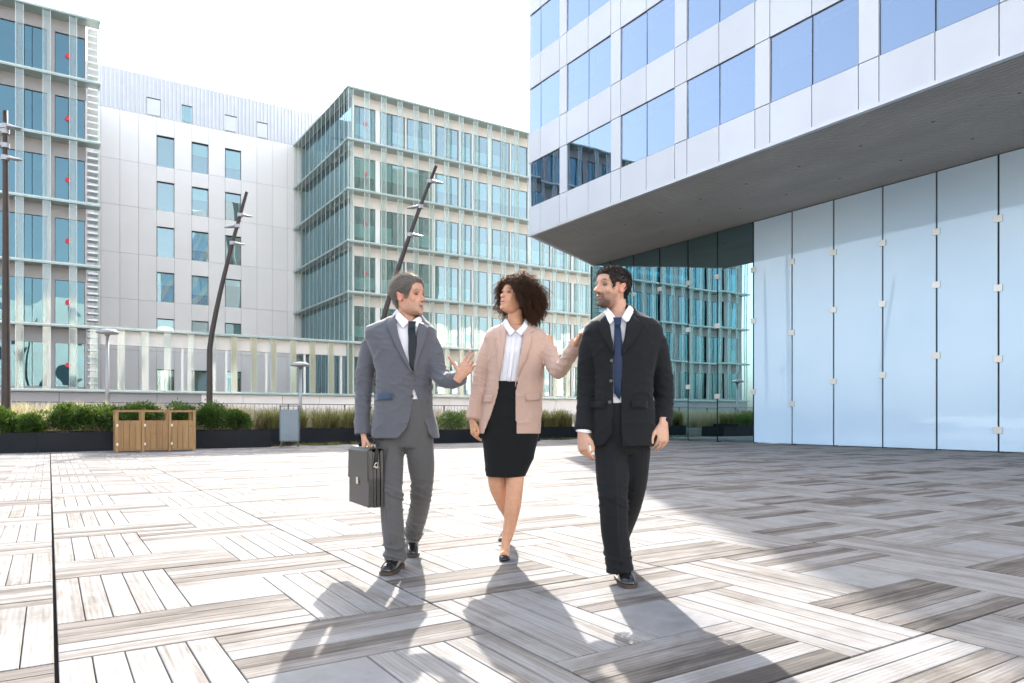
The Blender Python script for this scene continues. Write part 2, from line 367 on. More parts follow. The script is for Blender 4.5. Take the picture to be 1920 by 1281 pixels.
q = [(XB + 0.02, YC), (XG + 0.1, YG), (XG + 0.1 - nx_ * 0.12, YG - ny_ * 0.12), (XB + 0.06, YC - 0.16)]
m.add([(x, y, ZS) for x, y in q] + [(x, y, 26.2) for x, y in q], [(3, 2, 1, 0), (4, 5, 6, 7)] + [(i, (i + 1) % 4, 4 + (i + 1) % 4, 4 + i) for i in range(4)])
m.build('end_wall', M['clad'], rb)
m = MB()                                    # soffit: backing and slats that follow the oblique end
q = [(XB + 0.05, -6), (XG + 0.2, -6), (XG + 0.2, YG - 0.02), (XB + 0.05, YC - 0.02)]
m.add([(x, y, ZS + 0.035) for x, y in q] + [(x, y, ZS + 0.13) for x, y in q], [(0, 3, 2, 1), (4, 5, 6, 7)] + [(i, (i + 1) % 4, 4 + (i + 1) % 4, 4 + i) for i in range(4)])
sf = m.build('soffit', M['dark'], rb)
m = MB(); n = 42
for k in range(n):
    x0, x1 = XB + 0.08 + (XG + 0.1 - XB - 0.08) * k / n, XB + 0.08 + (XG + 0.1 - XB - 0.08) * (k + 0.72) / n
    y0, y1 = YC - 0.03 + (x0 - XB) * ey / ex, YC - 0.03 + (x1 - XB) * ey / ex
    m.add([(x0, -6, ZS + 0.003), (x1, -6, ZS + 0.003), (x1, y1, ZS + 0.003), (x0, y0, ZS + 0.003), (x0, -6, ZS + 0.03), (x1, -6, ZS + 0.03), (x1, y1, ZS + 0.03), (x0, y0, ZS + 0.03)],
          [(0, 3, 2, 1), (4, 5, 6, 7), (0, 1, 5, 4), (1, 2, 6, 5), (2, 3, 7, 6), (3, 0, 4, 7)])
tag(m.build('soffit_slats', M['soffit'], sf), kind='stuff')
for k in range(13):                         # small dark marks on the soffit, two rows
    for xx in (16.6, 18.4):
        yy = 20.2 - k * 1.7
        bx('soffit_mark', xx - 0.018, xx + 0.018, yy - 0.03, yy + 0.03, ZS - 0.006, ZS + 0.001, M['dark'], rb)
bx('edge_trim', XB - 0.05, XB + 0.07, -6, YC - 0.0, ZS - 0.03, ZS + 0.055, M['clad_trim'], rb)
cols = [21.66, 20.92, 19.77, 19.35, 18.21, 17.09, 16.63, 15.51, 14.37, 13.91, 12.79, 11.65, 11.21, 10.07, 8.94, 8.48, 7.34, 6.20, 5.76, 4.62, 3.48, 3.04, 1.9, 0.76, 0.32, -0.8, -1.95, -2.4, -3.5, -4.6]
rows = []; z = 7.56
for k in range(7):
    s0 = 8.55 + 2.70 * k; rows.append((z, s0, 'w')); rows.append((s0, s0 + 1.60, 'g')); z = s0 + 1.60
bl = random.Random(5)
for zi, (z0, z1, kind) in enumerate(rows):
    for ci, (a, b_) in enumerate(zip(cols[:-1], cols[1:])):
        near = b_ > 1.5 and z0 < 19 - (21.7 - a) * 0.35
        if not near and ci % 3: continue
        if not near:                          # beyond the frame: plain bays
            e_ = cols[min(ci + 3, len(cols) - 1)]
            bx('cladding_panel' if kind == 'w' else 'window_pane', XB, XB + 0.05, e_ + 0.008, a - 0.008, z0 + 0.008, z1 - 0.008, M['clad'] if kind == 'w' else M['glass_b'], rb); continue
        narrow = (a - b_) < 0.5
        if kind == 'w' or narrow:
            o = bx('cladding_panel', XB, XB + 0.05, b_ + 0.011, a - 0.011, z0 + 0.011, z1 - 0.011, M['clad'], rb); o.rotation_euler = (0, bl.uniform(-.003, .003), bl.uniform(-.003, .003))
        else:
            o = bx('window_pane', XB + 0.040, XB + 0.055, b_ + 0.016, a - 0.016, z0 + 0.016, z1 - 0.016, M['glass_b'], rb); o.rotation_euler = (0, bl.uniform(-.006, .006), bl.uniform(-.006, .006))
            r_ = bl.random()
            h_ = bl.choice((0.25, 0.4, 0.7, 1.0)) if r_ < 0.6 else 0.12
            bx('window_blind', XB + 0.30, XB + 0.32, b_ + 0.05, a - 0.05, z1 - h_, z1 - 0.03, M['blind'], rb)
    bx('floor_edge' if kind == 'w' else 'window_lining', XB + 0.075, XB + 0.40 if kind == 'w' else XB + 0.10, -6, YC - 0.2 if kind == 'w' else -5.98, z0 + 0.002, z1 - 0.002, M['dark'], rb)
for c_ in cols[:-1]: bx('facade_joint', XB + 0.052, XB + 0.074, c_ - 0.035, c_ + 0.035, 7.6, 26.0, M['dark'], rb)
bx('roof_slab', XB, XB + 6, -6, YC, 26.21, 26.5, M['clad'], rb)

# ---------------------------------------------------------------- block across the square behind the camera: it shows in the window reflections
ob = thing('office_block', 'pale sunlit office block seen only as a reflection in the windows', 'building', (0, -46, 0))
bx('wall', -45, 120, -60, -46, -0.1, 20, M['white'], ob)
for k in range(5):
    for x in range(-44, 118, 5):
        bx('window_pane', x, x + 2.6, -46, -45.97, 1.6 + 3.7 * k, 3.7 + 3.7 * k, M['glass_b'] if (x + k) % 3 else M['blind'], ob)
# ---------------------------------------------------------------- the far office complex
LV = [2.31, 5.76, 9.05, 12.40, 15.80, 19.05, 22.45]
WN = [(2.50, 4.88), (5.92, 8.28), (9.28, 11.64), (12.64, 14.95), (16.0, 18.27), (19.38, 21.70)]
YF, YW, SP, SWD = 45.0, 45.8, 1.187, 0.36
def ledge(root, z, x0, x1, y0=YF - 0.12, y1=YW + 0.02):
    o = bx('ledge', x0, x1, y0, y1, z - 0.09, z + 0.02, M['ledge'], root)
    bx('ledge_edge', x0 - 0.01, x1 + 0.01, y0 - 0.012, y0 - 0.001, z - 0.02, z + 0.05, M['fin_edge'], o if False else root)
def strip(root, x, z0, z1, mat='fin'):
    bx('glass_fin', x + 0.02, x + SWD - 0.02, YF - 0.02, YF, z0 + 0.03, z1 - 0.10, M[mat], root)
    for e in (x, x + SWD - 0.022): bx('fin_edge', e, e + 0.022, YF - 0.05, YF + 0.03, z0 + 0.03, z1 - 0.10, M['fin_edge'], root)
def room(root, x0, x1, z0, z1, y=YW):
    bx('room_back', x0, x1, y + 1.7, y + 1.8, z0 - 0.4, z1 + 0.3, M['room'], root)
fr = random.Random(21)
def front(root, x_start, x_end, spans, wall, storeys, dot_at=None, fullroom=True):
    """a street front at YW: wall pieces and windows storey by storey; spans = list of (x0, x1)"""
    for k in storeys:
        zb, zt = (LV[k], LV[k + 1]); w0, w1 = WN[k]
        bx('spandrel_panel', x_start, x_end, YW, YW + 0.25, w1, zt - 0.095, M[wall], root)
        bx('spandrel_panel', x_start, x_end, YW, YW + 0.25, zb + 0.021, w0, M[wall], root)
        cur = x_start
        for (a, b_) in spans + [(x_end, x_end)]:
            if a > cur + 0.02: bx('wall_panel', cur, a, YW + 0.001, YW + 0.25, w0 + 0.001, w1 - 0.001, M['white'] if wall == 'beige' else M[wall], root)
            if b_ > a:
                wf = bx('window_frame', a, b_, YW + 0.20, YW + 0.24, w1 - 0.03, w1 - 0.001, M['dark'], root)
                nn = 2 if b_ - a > 1.3 else 1
                for q in range(nn):
                    pa, pb = a + (b_ - a) * q / nn, a + (b_ - a) * (q + 1) / nn
                    g = bx('window_pane', pa + 0.015, pb - 0.015, YW + 0.10, YW + 0.115, w0 + 0.015, w1 - 0.015, M['glass'] if wall == 'beige' else M['glass_d'], root)
                    g.rotation_euler = (fr.uniform(-0.006, 0.006), 0, fr.uniform(-0.01, 0.01))
                    if wall == 'beige' and fr.random() < 0.85:         # white sheets behind the panes, one height per storey
                        ba, bb = ((.1, .5), (.35, 1.1), (.15, 1.0), (.25, 1.15), (1.0, 2.25), (.35, 1.2))[k]; ba += fr.uniform(-.05, .05); bb += fr.uniform(-.06, .06)
                        bx('window_blind', pa + 0.03, pb - 0.03, YW + 0.16, YW + 0.17, w0 + ba, min(w0 + bb, w1 - .03), M['blind'], root)
                    elif wall != 'beige' and fr.random() < 0.3:
                        bx('window_blind', pa + 0.03, pb - 0.03, YW + 0.30, YW + 0.31, w1 - fr.choice((0.5, 0.8, 1.15)), w1 - 0.03, M['blind'], root)
                bx('window_jamb', a - 0.012, a + 0.012, YW - 0.004, YW + 0.2, w0 + 0.002, w1 - 0.002, M['dark'], root)
            cur = max(cur, b_)
        bx('storey_floor', x_start, x_end, YW + 0.26, YW + 4.0, zb - 0.25, zb - 0.05, M['floor_slab'], root)
# left wing
lw = thing('office_wing', 'teal glazed office wing with red dots on its windows, left edge', 'building', (-6, 50, 0))
XL, XLs, XLe = -16.0, 1.70, 2.35
sp = [(XL + 0.5, XL + 2.2), (XL + 2.6, XL + 4.3), (XL + 4.7, XL + 6.4), (XL + 7.0, XL + 8.5), (XL + 9.0, XL + 10.3), (XL + 10.8, XL + 12.3), (-3.2, -1.45), (-1.42, -0.10), (0.27, 1.64)]
front(lw, XL, XLs, sp, 'beige_shaded', range(6))
for k in range(6):
    ledge(lw, LV[k + 1], XL, XLe); 
    x = 0.90
    while x > XL: strip(lw, x, LV[k], LV[k + 1]); x -= SP
    zc = (WN[k][0] + WN[k][1]) / 2
    m = MB(); m.tube([(0.86, YW - 0.012, zc), (0.86, YW - 0.008, zc)], 0.135, 20)
    d_ = m.build('red_dot', M['red'], lw); d_.location.x -= 0.0; d_.location.y += 0.06
    zz = LV[k] + 0.35                                           # slatted side screen of the wing
    while zz < LV[k + 1] - 0.2:
        bx('louvre_slat', XLs + 0.06, XLe - 0.10, YF + 0.1, YF + 0.9, zz, zz + 0.09, M['corr'], lw); zz += 0.36
    bx('side_glass', XLe - 0.05, XLe - 0.03, YF + 0.05, YF + 5.5, LV[k] + 0.05, LV[k + 1] - 0.12, M['fin'], lw)
ledge(lw, LV[0], XL, XLs)
m = MB(); m.box(XL, XLs, YW + 1.9, 60, 0, 22.4); m.build('core', M['beige_shaded'], lw)
m = MB(); m.box(XLs - 0.02, XLs, YW, YW + 1.9, 0, 22.4); m.build('side_wall', M['white'], lw)
bx('roof_edge', XL, XLs, YW, 60, 22.46, 22.6, M['beige_shaded'], lw)
# white block at the back of the court
wb = thing('office_block', 'white panelled block with ribbed metal top storey at the back of the court', 'building', (10, 58, 0))
YB = 57.3
wc = [1.85 + 1.168 * k for k in range(14)]; wc = [0.70] + wc
WB = [(2.4, 4.3), (5.9, 7.99), (9.11, 11.35), (12.40, 14.65), (15.70, 17.93), (18.90, 21.25)]
RB = [2.0, 5.6, 9.2, 12.45, 15.8, 19.0, 22.5]
for a, b_ in zip(wc[:-1], wc[1:]):
    isw = any(abs(a - q) < 0.4 for q in (6.52, 8.86, 11.2))
    for k in range(6):
        z0, z1 = RB[k], RB[k + 1]
        if isw:
            w0, w1 = WB[k]
            if w0 > z0 + 0.02: bx('wall_panel', a + 0.008, b_ - 0.008, YB, YB + 0.2, z0 + 0.008, w0, M['white'], wb)
            bx('wall_panel', a + 0.008, b_ - 0.008, YB, YB + 0.2, w1, z1 - 0.008, M['white'], wb)
            g = bx('window_pane', a + 0.02, b_ - 0.02, YB + 0.17, YB + 0.185, w0 + 0.02, w1 - 0.02, M['glass'], wb)
            bx('window_frame', a + 0.009, a + 0.05, YB + 0.06, YB + 0.165, w0 + 0.002, w1 - 0.06, M['dark'], wb); bx('window_frame', a + 0.009, b_ - 0.009, YB + 0.06, YB + 0.165, w1 - 0.059, w1 - 0.002, M['dark'], wb)
            g.rotation_euler = (fr.uniform(-0.01, 0.01), 0, fr.uniform(-0.02, 0.02))
            if fr.random() < 0.6: bx('window_blind', a + 0.04, b_ - 0.04, YB + 0.24, YB + 0.25, w1 - fr.choice((0.5, 0.9, 1.4)), w1, M['blind'], wb)
        else:
            bx('wall_panel', a + 0.008, b_ - 0.008, YB, YB + 0.2, z0 + 0.008, z1 - 0.008, M['white'], wb)
bx('backing', 0.5, 17.5, YB + 0.9, YB + 9, 0, 25.0, M['room'], wb)
bx('panel_backing', 0.5, 17.5, YB + 0.205, YB + 0.23, 0, 2.3, M['dark'], wb)
m = MB(); x = 0.7; z0, z1 = 22.52, 25.44
while x < 30:                                                    # ribbed top storey, one profiled sheet
    m.add([(x, YB + 0.10, z0), (x + 0.13, YB + 0.10, z0), (x + 0.15, YB + 0.01, z0), (x + 0.25, YB + 0.01, z0), (x + 0.27, YB + 0.10, z0),
           (x, YB + 0.10, z1), (x + 0.13, YB + 0.10, z1), (x + 0.15, YB + 0.01, z1), (x + 0.25, YB + 0.01, z1), (x + 0.27, YB + 0.10, z1)],
          [(0, 1, 6, 5), (1, 2, 7, 6), (2, 3, 8, 7), (3, 4, 9, 8)]); x += 0.27
rt = tag(m.build('ribbed_storey', M['corr'], wb), kind='stuff')
bx('parapet', 0.6, 30, YB + 0.12, YB + 0.3, 25.0, 25.40, M['corr'], wb)
for (a, b_, h_) in ((5.9, 6.75, 23.75), (8.2, 8.85, 23.75), (11.2, 12.0, 23.7), (13.55, 14.3, 23.7)):
    bx('roof_hatch', a, b_, YB - 0.03, YB, 22.6, h_, M['corr'] if a != 8.2 else M['glass'], wb)
    bx('hatch_lintel', a - 0.03, b_ + 0.03, YB - 0.06, YB - 0.001, h_ + 0.002, h_ + 0.06, M['dark'], wb)
# centre wing
cw = thing('office_wing', 'pale glazed corner wing wrapped in glass fins behind the three people', 'building', (26, 50, 0))
XC = 16.38
x = 17.12; sp = []; pat = [(1.50, 0.34), (1.85, 0.12), (1.95, 0.26), (1.9, 0.2), (0.9, 0.2), (1.2, 0.34), (1.6, 0.12)]; i = 0
while x < 39.5:
    w_, g_ = pat[i % len(pat)]; sp.append((x, min(x + w_, 40.2))); x += w_ + g_; i += 1
front(cw, XC + 0.55, 40.4, sp, 'beige', range(6))
for k in range(6):
    ledge(cw, LV[k + 1], XC - 0.1, 40.6)
    x = 17.50 if k else 16.35
    strip(cw, XC, LV[k], LV[k + 1])
    while x < 40.2:
        strip(cw, x, LV[k], LV[k + 1], 'fin' if k else 'fin_sunlit'); x += SP
    zc = (WN[k][0] + WN[k][1]) / 2
    if k >= 2:
        m = MB(); m.tube([(17.95, YW - 0.012, zc + 0.1), (17.95, YW - 0.008, zc + 0.1)], 0.15, 16); d_ = m.build('red_dot', M['red'], cw); d_.location.y += 0.06
    # the side towards the court: dark glazing behind close fins
    bx('side_ledge', XC - 0.06, XC + 0.5, YF + 0.1, YB - 0.05, LV[k + 1] - 0.10, LV[k + 1] + 0.03, M['ledge'], cw)
    yy = YF + 0.15
    j = 0
    while yy < YB - 0.2:
        bx('side_fin', XC - 0.035, XC - 0.02, yy, yy + 0.08, LV[k] + 0.04, LV[k + 1] - 0.105, M['fin_edge'] if j % 2 else M['fin'], cw); yy += 0.47; j += 1
    for q in range(8):
        a = YF + 0.75 + q * 1.44
        g = bx('side_window_pane', XC + 0.55, XC + 0.565, a + 0.02, a + 1.42, LV[k] + 0.12, LV[k + 1] - 0.15, M['glass_d'], cw)
        g.rotation_euler = (0, 0, fr.uniform(-0.01, 0.01))
        if fr.random() < 0.4: bx('side_blind', XC + 0.70, XC + 0.71, a + 0.05, a + 1.38, LV[k + 1] - fr.choice((0.8, 1.3, 2.0)), LV[k + 1] - 0.3, M['blind'], cw)
ledge(cw, LV[0], XC - 0.1, 40.6)
bx('core', XC + 2.6, 40.4, YW + 2.4, 62, 0, 22.4, M['room'], cw)
bx('side_core', XC + 1.6, XC + 2.58, YW + 0.9, 62, 0, 22.4, M['dark'], cw)
bx('roof_edge', XC + 0.05, 40.6, YW - 0.5, 62, 22.48, 22.62, M['corr'], cw)
# low screen wall closing the court
sc_ = thing('screen_wall', 'low colonnade of beige panels and glass fins closing the court', 'wall', (9, 45, 0))
bx('spandrel_panel', XLe + 0.02, XC + 0.02, YW - 0.5, YW - 0.2, 4.86, 5.66, M['beige'], sc_)
ledge(sc_, LV[1], XLe + 0.012, XC - 0.12); ledge(sc_, LV[0], XLs + 0.02, XC - 0.12)
for i, x in enumerate((1.86, 3.17, 4.36, 5.50, 6.73, 7.92, 9.12, 10.27, 11.44, 12.65, 13.86, 15.05)):
    strip(sc_, x, LV[0], LV[1], 'fin' if x < 9 else 'fin_sunlit')
    if i % 2 and x > 5: bx('post', x + 0.95, x + 1.08, YW - 0.42, YW - 0.28, 2.34, 4.855, M['white'], sc_)
# plinth below both wings
pw = thing('plinth_wall', 'grey panelled plinth under the glazed wings behind the railing', 'wall', (12, 45.3, 0))
x = XL
while x < 41:
    bx('plinth_panel', x + 0.012, x + 2.35 - 0.012, YF + 0.15, YF + 0.3, -0.1, 2.20, M['beige'] if x > 6 else M['beige_shaded'], pw)
    bx('plinth_joint', x - 0.03, x + 0.03, YF + 0.31, YF + 0.34, -0.1, 2.2, M['dark'], pw); x += 2.35
# ---------------------------------------------------------------- terrace edge: planters, railing, lamps, bin, enclosure
def planter(label, x0, x1, y0, y1, h, z=0.0):
    r = thing('planter', label, 'planter', ((x0 + x1) / 2, (y0 + y1) / 2, z), group='dark steel planters')
    n = max(1, round((x1 - x0) / 1.9)); t = 0.02
    for k in range(n):
        a, b_ = x0 + (x1 - x0) * k / n, x0 + (x1 - x0) * (k + 1) / n
        bx('front_panel', a + 0.003, b_ - 0.003, y0, y0 + t, z, z + h, M['planter'], r)
    bx('back_panel', x0, x1, y1 - t, y1, z, z + h, M['planter'], r)
    bx('end_panel', x0, x0 + t, y0 + t + 0.001, y1 - t - 0.001, z, z + h, M['planter'], r)
    bx('end_panel', x1 - t, x1, y0 + t + 0.001, y1 - t - 0.001, z, z + h, M['planter'], r)
    bx('rim', x0 + 0.001, x1 - 0.001, y0 + t, y0 + t + 0.05, z + h - 0.012, z + h - 0.003, M['planter'], r)
    bx('soil', x0 + t, x1 - t, y0 + t + 0.002, y1 - t - 0.002, z + 0.1, z + h - 0.07, M['soil'], r)
    return r
GY = 21.62
planter('long dark steel planter of leafy shrubs behind the wooden enclosure', -6.0, 5.52, GY, GY + 1.5, 0.50)
planter('dark steel planter of feather grass behind the grey bin', 5.0, 11.2, 24.0, 25.3, 0.50)
planter('dark steel planter partly hidden by the woman in the pink blazer', 10.75, 15.05, 21.35, 22.6, 0.44)
planter('farther dark steel planter beside the black suited man, at the hall corner', 14.6, 19.2, 24.0, 25.2, 0.46)

def leaf_cloud(n, pts_fn, rnd, size=(0.035, 0.06), asp=0.42, out=None):
    mb = MB()
    for _ in range(n):
        p, nrm = pts_fn(rnd)
        d = (nrm * 0.9 + Vector((rnd.gauss(0, .6), rnd.gauss(0, .6), rnd.gauss(0.25, .6)))).normalized()
        s = d.cross(Vector((rnd.gauss(0, 1), rnd.gauss(0, 1), rnd.gauss(0, 1)))).normalized()
        l = rnd.uniform(*size); w = l * asp * 0.5; up = d.cross(s) * (l * 0.14)
        mb.add([p, p + d * l * 0.5 + s * w + up, p + d * l, p + d * l * 0.5 - s * w + up], [(0, 1, 2, 3)])
    return mb
def shrub(label, x, y, z, rx, ry, h, seed, n=4200, mat='leaf', cat='shrub', size=(0.05, 0.10), group='leafy planter shrubs'):
    rnd = random.Random(seed)
    r = thing('shrub', label, cat, (x, y, z), group=group)
    lobes = []
    for k in range(15):
        a = rnd.uniform(0, 6.283); q = rnd.uniform(0.1, 0.75)
        hh = rnd.uniform(0.34, 0.80) * h
        lobes.append((Vector((math.cos(a) * rx * q, math.sin(a) * ry * q, hh)), rnd.uniform(0.26, 0.40) * min(rx, h)))
    mb = MB()
    for c, rr in lobes:
        b0 = Vector((rnd.uniform(-.08, .08) * rx, rnd.uniform(-.08, .08) * ry, -0.08)); mid = b0.lerp(c, 0.5) + Vector((rnd.uniform(-.05, .05), rnd.uniform(-.05, .05), 0.0))
        mb.tube([b0, mid, c], [0.016, 0.011, 0.004], 5)
    mb.build('stem', M['stem'], r, True, world=False)
    def pf(rn):
        c, rr = rn.choice(lobes)
        v = Vector((rn.gauss(0, 1), rn.gauss(0, 1), rn.gauss(0.15, 1))).normalized()
        t = rr * (0.45 + 0.6 * rn.random() ** 0.5) * (1.0 if rn.random() < 0.9 else rn.uniform(1.0, 1.45))
        return c + Vector((v.x * t * 1.15, v.y * t * 1.15, v.z * t)), v
    tag(leaf_cloud(n, pf, rnd, size).build('foliage', M[mat], r, False, world=False), kind='stuff')
    return r
sh = [(-1.15, .55, .52, 'leafy green shrub cut off by the left picture edge'), (-0.40, .40, .42, 'small low green shrub, second from the left picture edge'), (0.32, .62, .60, 'wide green shrub, third from the left picture edge'),
      (1.15, .58, .58, 'green shrub just left of the wooden enclosure'), (2.1, .62, .62, 'green shrub seen over the left half of the wooden enclosure'), (3.0, .6, .66, 'tallest green shrub behind the right half of the wooden enclosure'), (3.95, .72, .66, 'bushy green shrub right of the wooden enclosure beside the dark pole'), (4.75, .42, .50, 'last green shrub near the planter end, right of the pole')]
for k, (x, rx, h, lab) in enumerate(sh): shrub(lab, x, GY + 0.62, 0.44, rx, 0.52, h * 1.3, 40 + k)
shrub('low spreading green shrub left of the woman in the pink blazer', 11.7, 21.95, 0.38, 0.75, 0.45, 0.66, 77, 2400, 'hedge', size=(0.05, 0.09))
shrub('low green shrub directly behind the woman in the pink blazer', 13.0, 21.95, 0.38, 0.7, 0.4, 0.5, 78, 1800, 'hedge', size=(0.05, 0.09))

def tufts(name, spots, seed, h0, h1, nb, mats, lab):
    rnd = random.Random(seed); mb = MB()
    for (x, y, z) in spots:
        hh = rnd.uniform(h0, h1)
        for _ in range(nb):
            a = rnd.uniform(0, 6.283); r0 = rnd.uniform(0, 0.10); sp_ = abs(rnd.gauss(0, 0.42)) * hh
            l = hh * rnd.uniform(0.6, 1.08); w = rnd.uniform(0.0035, 0.007)
            d = Vector((math.cos(a), math.sin(a), 0)); s = Vector((-d.y, d.x, 0))
            b0 = Vector((x, y, z)) + d * r0
            p = [b0, b0 + d * sp_ * 0.25 + Vector((0, 0, l * 0.55)), b0 + d * sp_ * 0.62 + Vector((0, 0, l * 0.9)), b0 + d * sp_ * 1.05 + Vector((0, 0, l * (0.98 - 0.2 * sp_ / hh)))]
            v = []
            for q, ww in zip(p, (w, w, w * 0.8, w * 0.15)): v += [q - s * ww, q + s * ww]
            mb.add(v, [(0, 1, 3, 2), (2, 3, 5, 4), (4, 5, 7, 6)])
    tag(mb.build(name, M[mats]), lab, 'grass', kind='stuff')
g = random.Random(9)
tufts('feather_grass', [(g.uniform(-6, 5.5), g.uniform(23.4, 27.0), 0.2) for _ in range(380)], 1, 0.8, 1.2, 70, 'straw', 'pale feather grass behind the long planter')
tufts('feather_grass', [(g.uniform(5.2, 11.0), g.uniform(24.1, 25.2), 0.42) for _ in range(60)] + [(g.uniform(14.7, 19.1), g.uniform(24.1, 25.1), 0.40) for _ in range(40)], 2, 0.55, 0.85, 90, 'grass', 'green brown ornamental grass filling the rear planters')
tufts('feather_grass', [(g.uniform(5.2, 19.5), g.uniform(25.4, 28.5), 0.3) for _ in range(260)], 3, 0.7, 1.05, 60, 'straw', 'dry straw coloured grass behind the rear planters')
tufts('ground_grass', [(g.uniform(5.6, 20), g.uniform(22.4, 24), -0.16) for _ in range(260)], 4, 0.12, 0.26, 16, 'grass', 'thin short grass in the gravel strip by the deck')
m = MB(); m.box(-8, 26, 25.4, 44.9, -0.15, 0.26); tag(m.build('terrace_bed', M['pave']), kind='structure')

# railing
rl = thing('railing', 'thin dark picket railing behind the feather grass', 'railing', (5, 28.6, 0))
for a, b_ in ((-6, 0), (0, 6), (6, 12), (12, 18)):
    bx('top_rail', a + 0.01, b_ - 0.01, 28.58, 28.62, 1.37, 1.40, M['rail'], rl)
x = -5.9; k = 0
while x < 18:
    if k % 14 == 0: bx('rail_post', x - 0.025, x + 0.025, 28.57, 28.63, 0.2, 1.369, M['rail'], rl)
    else:
        m = MB(); m.tube([(x, 28.6, 0.3), (x + 0.035, 28.6, 1.369)], 0.007, 4); m.build('picket', M['rail'], rl)
    x += 0.165; k += 1

# tall curved poles, each with three flat lamp heads
def arc(p0, lean, h, bend):
    pts = []
    for i in range(15):
        t = i / 14; z = h * t
        pts.append(Vector(p0) + Vector(lean) * (bend(t)) + Vector((0, 0, z)))
    return pts
def tall_lamp(label, p0, lean, h, bend, heads):
    r = thing('street_lamp', label, 'street lamp', p0, group='curved dark lamp poles')
    pts = [p - Vector(p0) for p in arc(p0, lean, h, bend)]
    m = MB(); m.tube(pts, [0.115 - 0.06 * i / 14 for i in range(15)], 12); m.build('pole', M['pole'], r, True, world=False)
    for (t, side) in heads:
        f_ = t * 14; i = int(f_); c = pts[i].lerp(pts[min(i + 1, 14)], f_ - i)
        d = Vector((math.cos(YAW), -math.sin(YAW), 0)) * side
        if side == 0: d = Vector((-math.sin(YAW), -math.cos(YAW), 0))
        s = Vector((-d.y, d.x, 0))
        m = MB(); rings = []
        for q, w, th, dz in ((0.02, 0.04, 0.03, 0.04), (0.10, 0.10, 0.04, 0.015), (0.24, 0.12, 0.028, -0.02), (0.44, 0.05, 0.010, -0.05)):
            o = c + d * q + Vector((0, 0, dz))
            rings.append([o + s * w * a + Vector((0, 0, th * b_)) for a, b_ in ((-1, -1), (1, -1), (1, .2), (.5, 1), (-.5, 1), (-1, .2))])
        m.loft(rings); hd = m.build('lamp_head', M['lamp'], r, False, world=False)
        m = MB(); m.tube([c - Vector((0, 0, 0.06)), c + Vector((0, 0, 0.06))], 0.10, 10); m.build('collar', M['lamp'], hd, False, world=False)
    return r
RX = (math.cos(YAW), -math.sin(YAW), 0)
b2 = lambda t: 1.55 * max(0, t - 0.35) ** 1.25
tall_lamp('straight dark lamp pole at the left edge in front of the teal wing', (-0.97, 23.4, 0.2), (0.02, -0.9, 0), 8.6, b2, ((0.955, 1), (0.94, -1), (0.865, 1), (0.90, -1)))
tall_lamp('leaning dark lamp pole rising from the shrubs in front of the white block', (4.75, 26.95, 0.2), (RX[0] * 1.45, RX[1] * 1.45, 0), 8.62, b2, ((0.905, 1), (0.86, -1), (0.79, 1)))
tall_lamp('leaning dark lamp pole rising behind the grey suited man', (9.13, 22.3, -0.1), (RX[0] * 2.15, RX[1] * 2.15, 0), 9.3, b2, ((0.945, 1), (0.855, -1), (0.755, 1)))
# short posts with mushroom heads
def post_lamp(label, x, y, z1):
    r = thing('post_lamp', label, 'lamp post', (x, y, 0.2), group='short mushroom lamps')
    m = MB(); m.tube([(0, 0, 0), (0, 0, z1 - 0.35)], [0.075, 0.05], 10); m.build('post', M['lamp'], r, True, world=False)
    m = MB(); m.loft([[Vector((math.cos(a * math.pi / 10) * q, math.sin(a * math.pi / 10) * q, z1 - 0.2 + dz)) for a in range(20)] for q, dz in ((0.06, -0.15), (0.10, -0.07), (0.34, -0.05), (0.36, 0.0), (0.28, 0.07), (0.08, 0.11))])
    m.build('lamp_head', M['lamp'], r, True, world=False)
post_lamp('short mushroom headed lamp post in front of the white block', 1.68, 28.2, 3.80)
post_lamp('short mushroom headed lamp post rising behind the grey bin', 7.85, 26.6, 2.82)

# slim sheet-metal litter bin
bn = thing('litter_bin', 'blue grey sheet metal litter bin on two legs', 'bin', (5.98, 21.35, 0), -YAW * 0.55)
def rb_(w, d, r, z, n=5):
    pts = []
    for cx_, cy_, a0 in ((w - r, d - r, 0), (-w + r, d - r, 1), (-w + r, -d + r, 2), (w - r, -d + r, 3)):
        for i in range(n): a = (a0 + i / (n - 1)) * math.pi / 2; pts.append(Vector((cx_ + r * math.cos(a), cy_ + r * math.sin(a), z)))
    return pts
m = MB(); m.loft([rb_(.29, .17, .06, z) for z in (0.20, 0.215, 1.09, 1.10)]); m.build('body', M['bin'], bn, False, world=False)
m = MB(); m.loft([rb_(.285, .165, .06, z) for z in (0.165, 0.198)]); m.build('base_plate', M['bin_dark'], bn, False, world=False)
for s in (-.24, .24):
    m = MB(); m.tube([(s, 0, 0), (s, 0, 0.166)], 0.025, 8); m.build('leg', M['bin_dark'], bn, False, world=False)
    m = MB(); m.tube([(s * 1.08, 0, 1.10), (s * 1.08, 0, 1.20)], 0.016, 8); m.build('lid_post', M['bin_dark'], bn, False, world=False)
m = MB(); m.loft([rb_(.30, .175, .06, z) for z in (1.20, 1.225)]); m.build('lid', M['bin_dark'], bn, False, world=False)

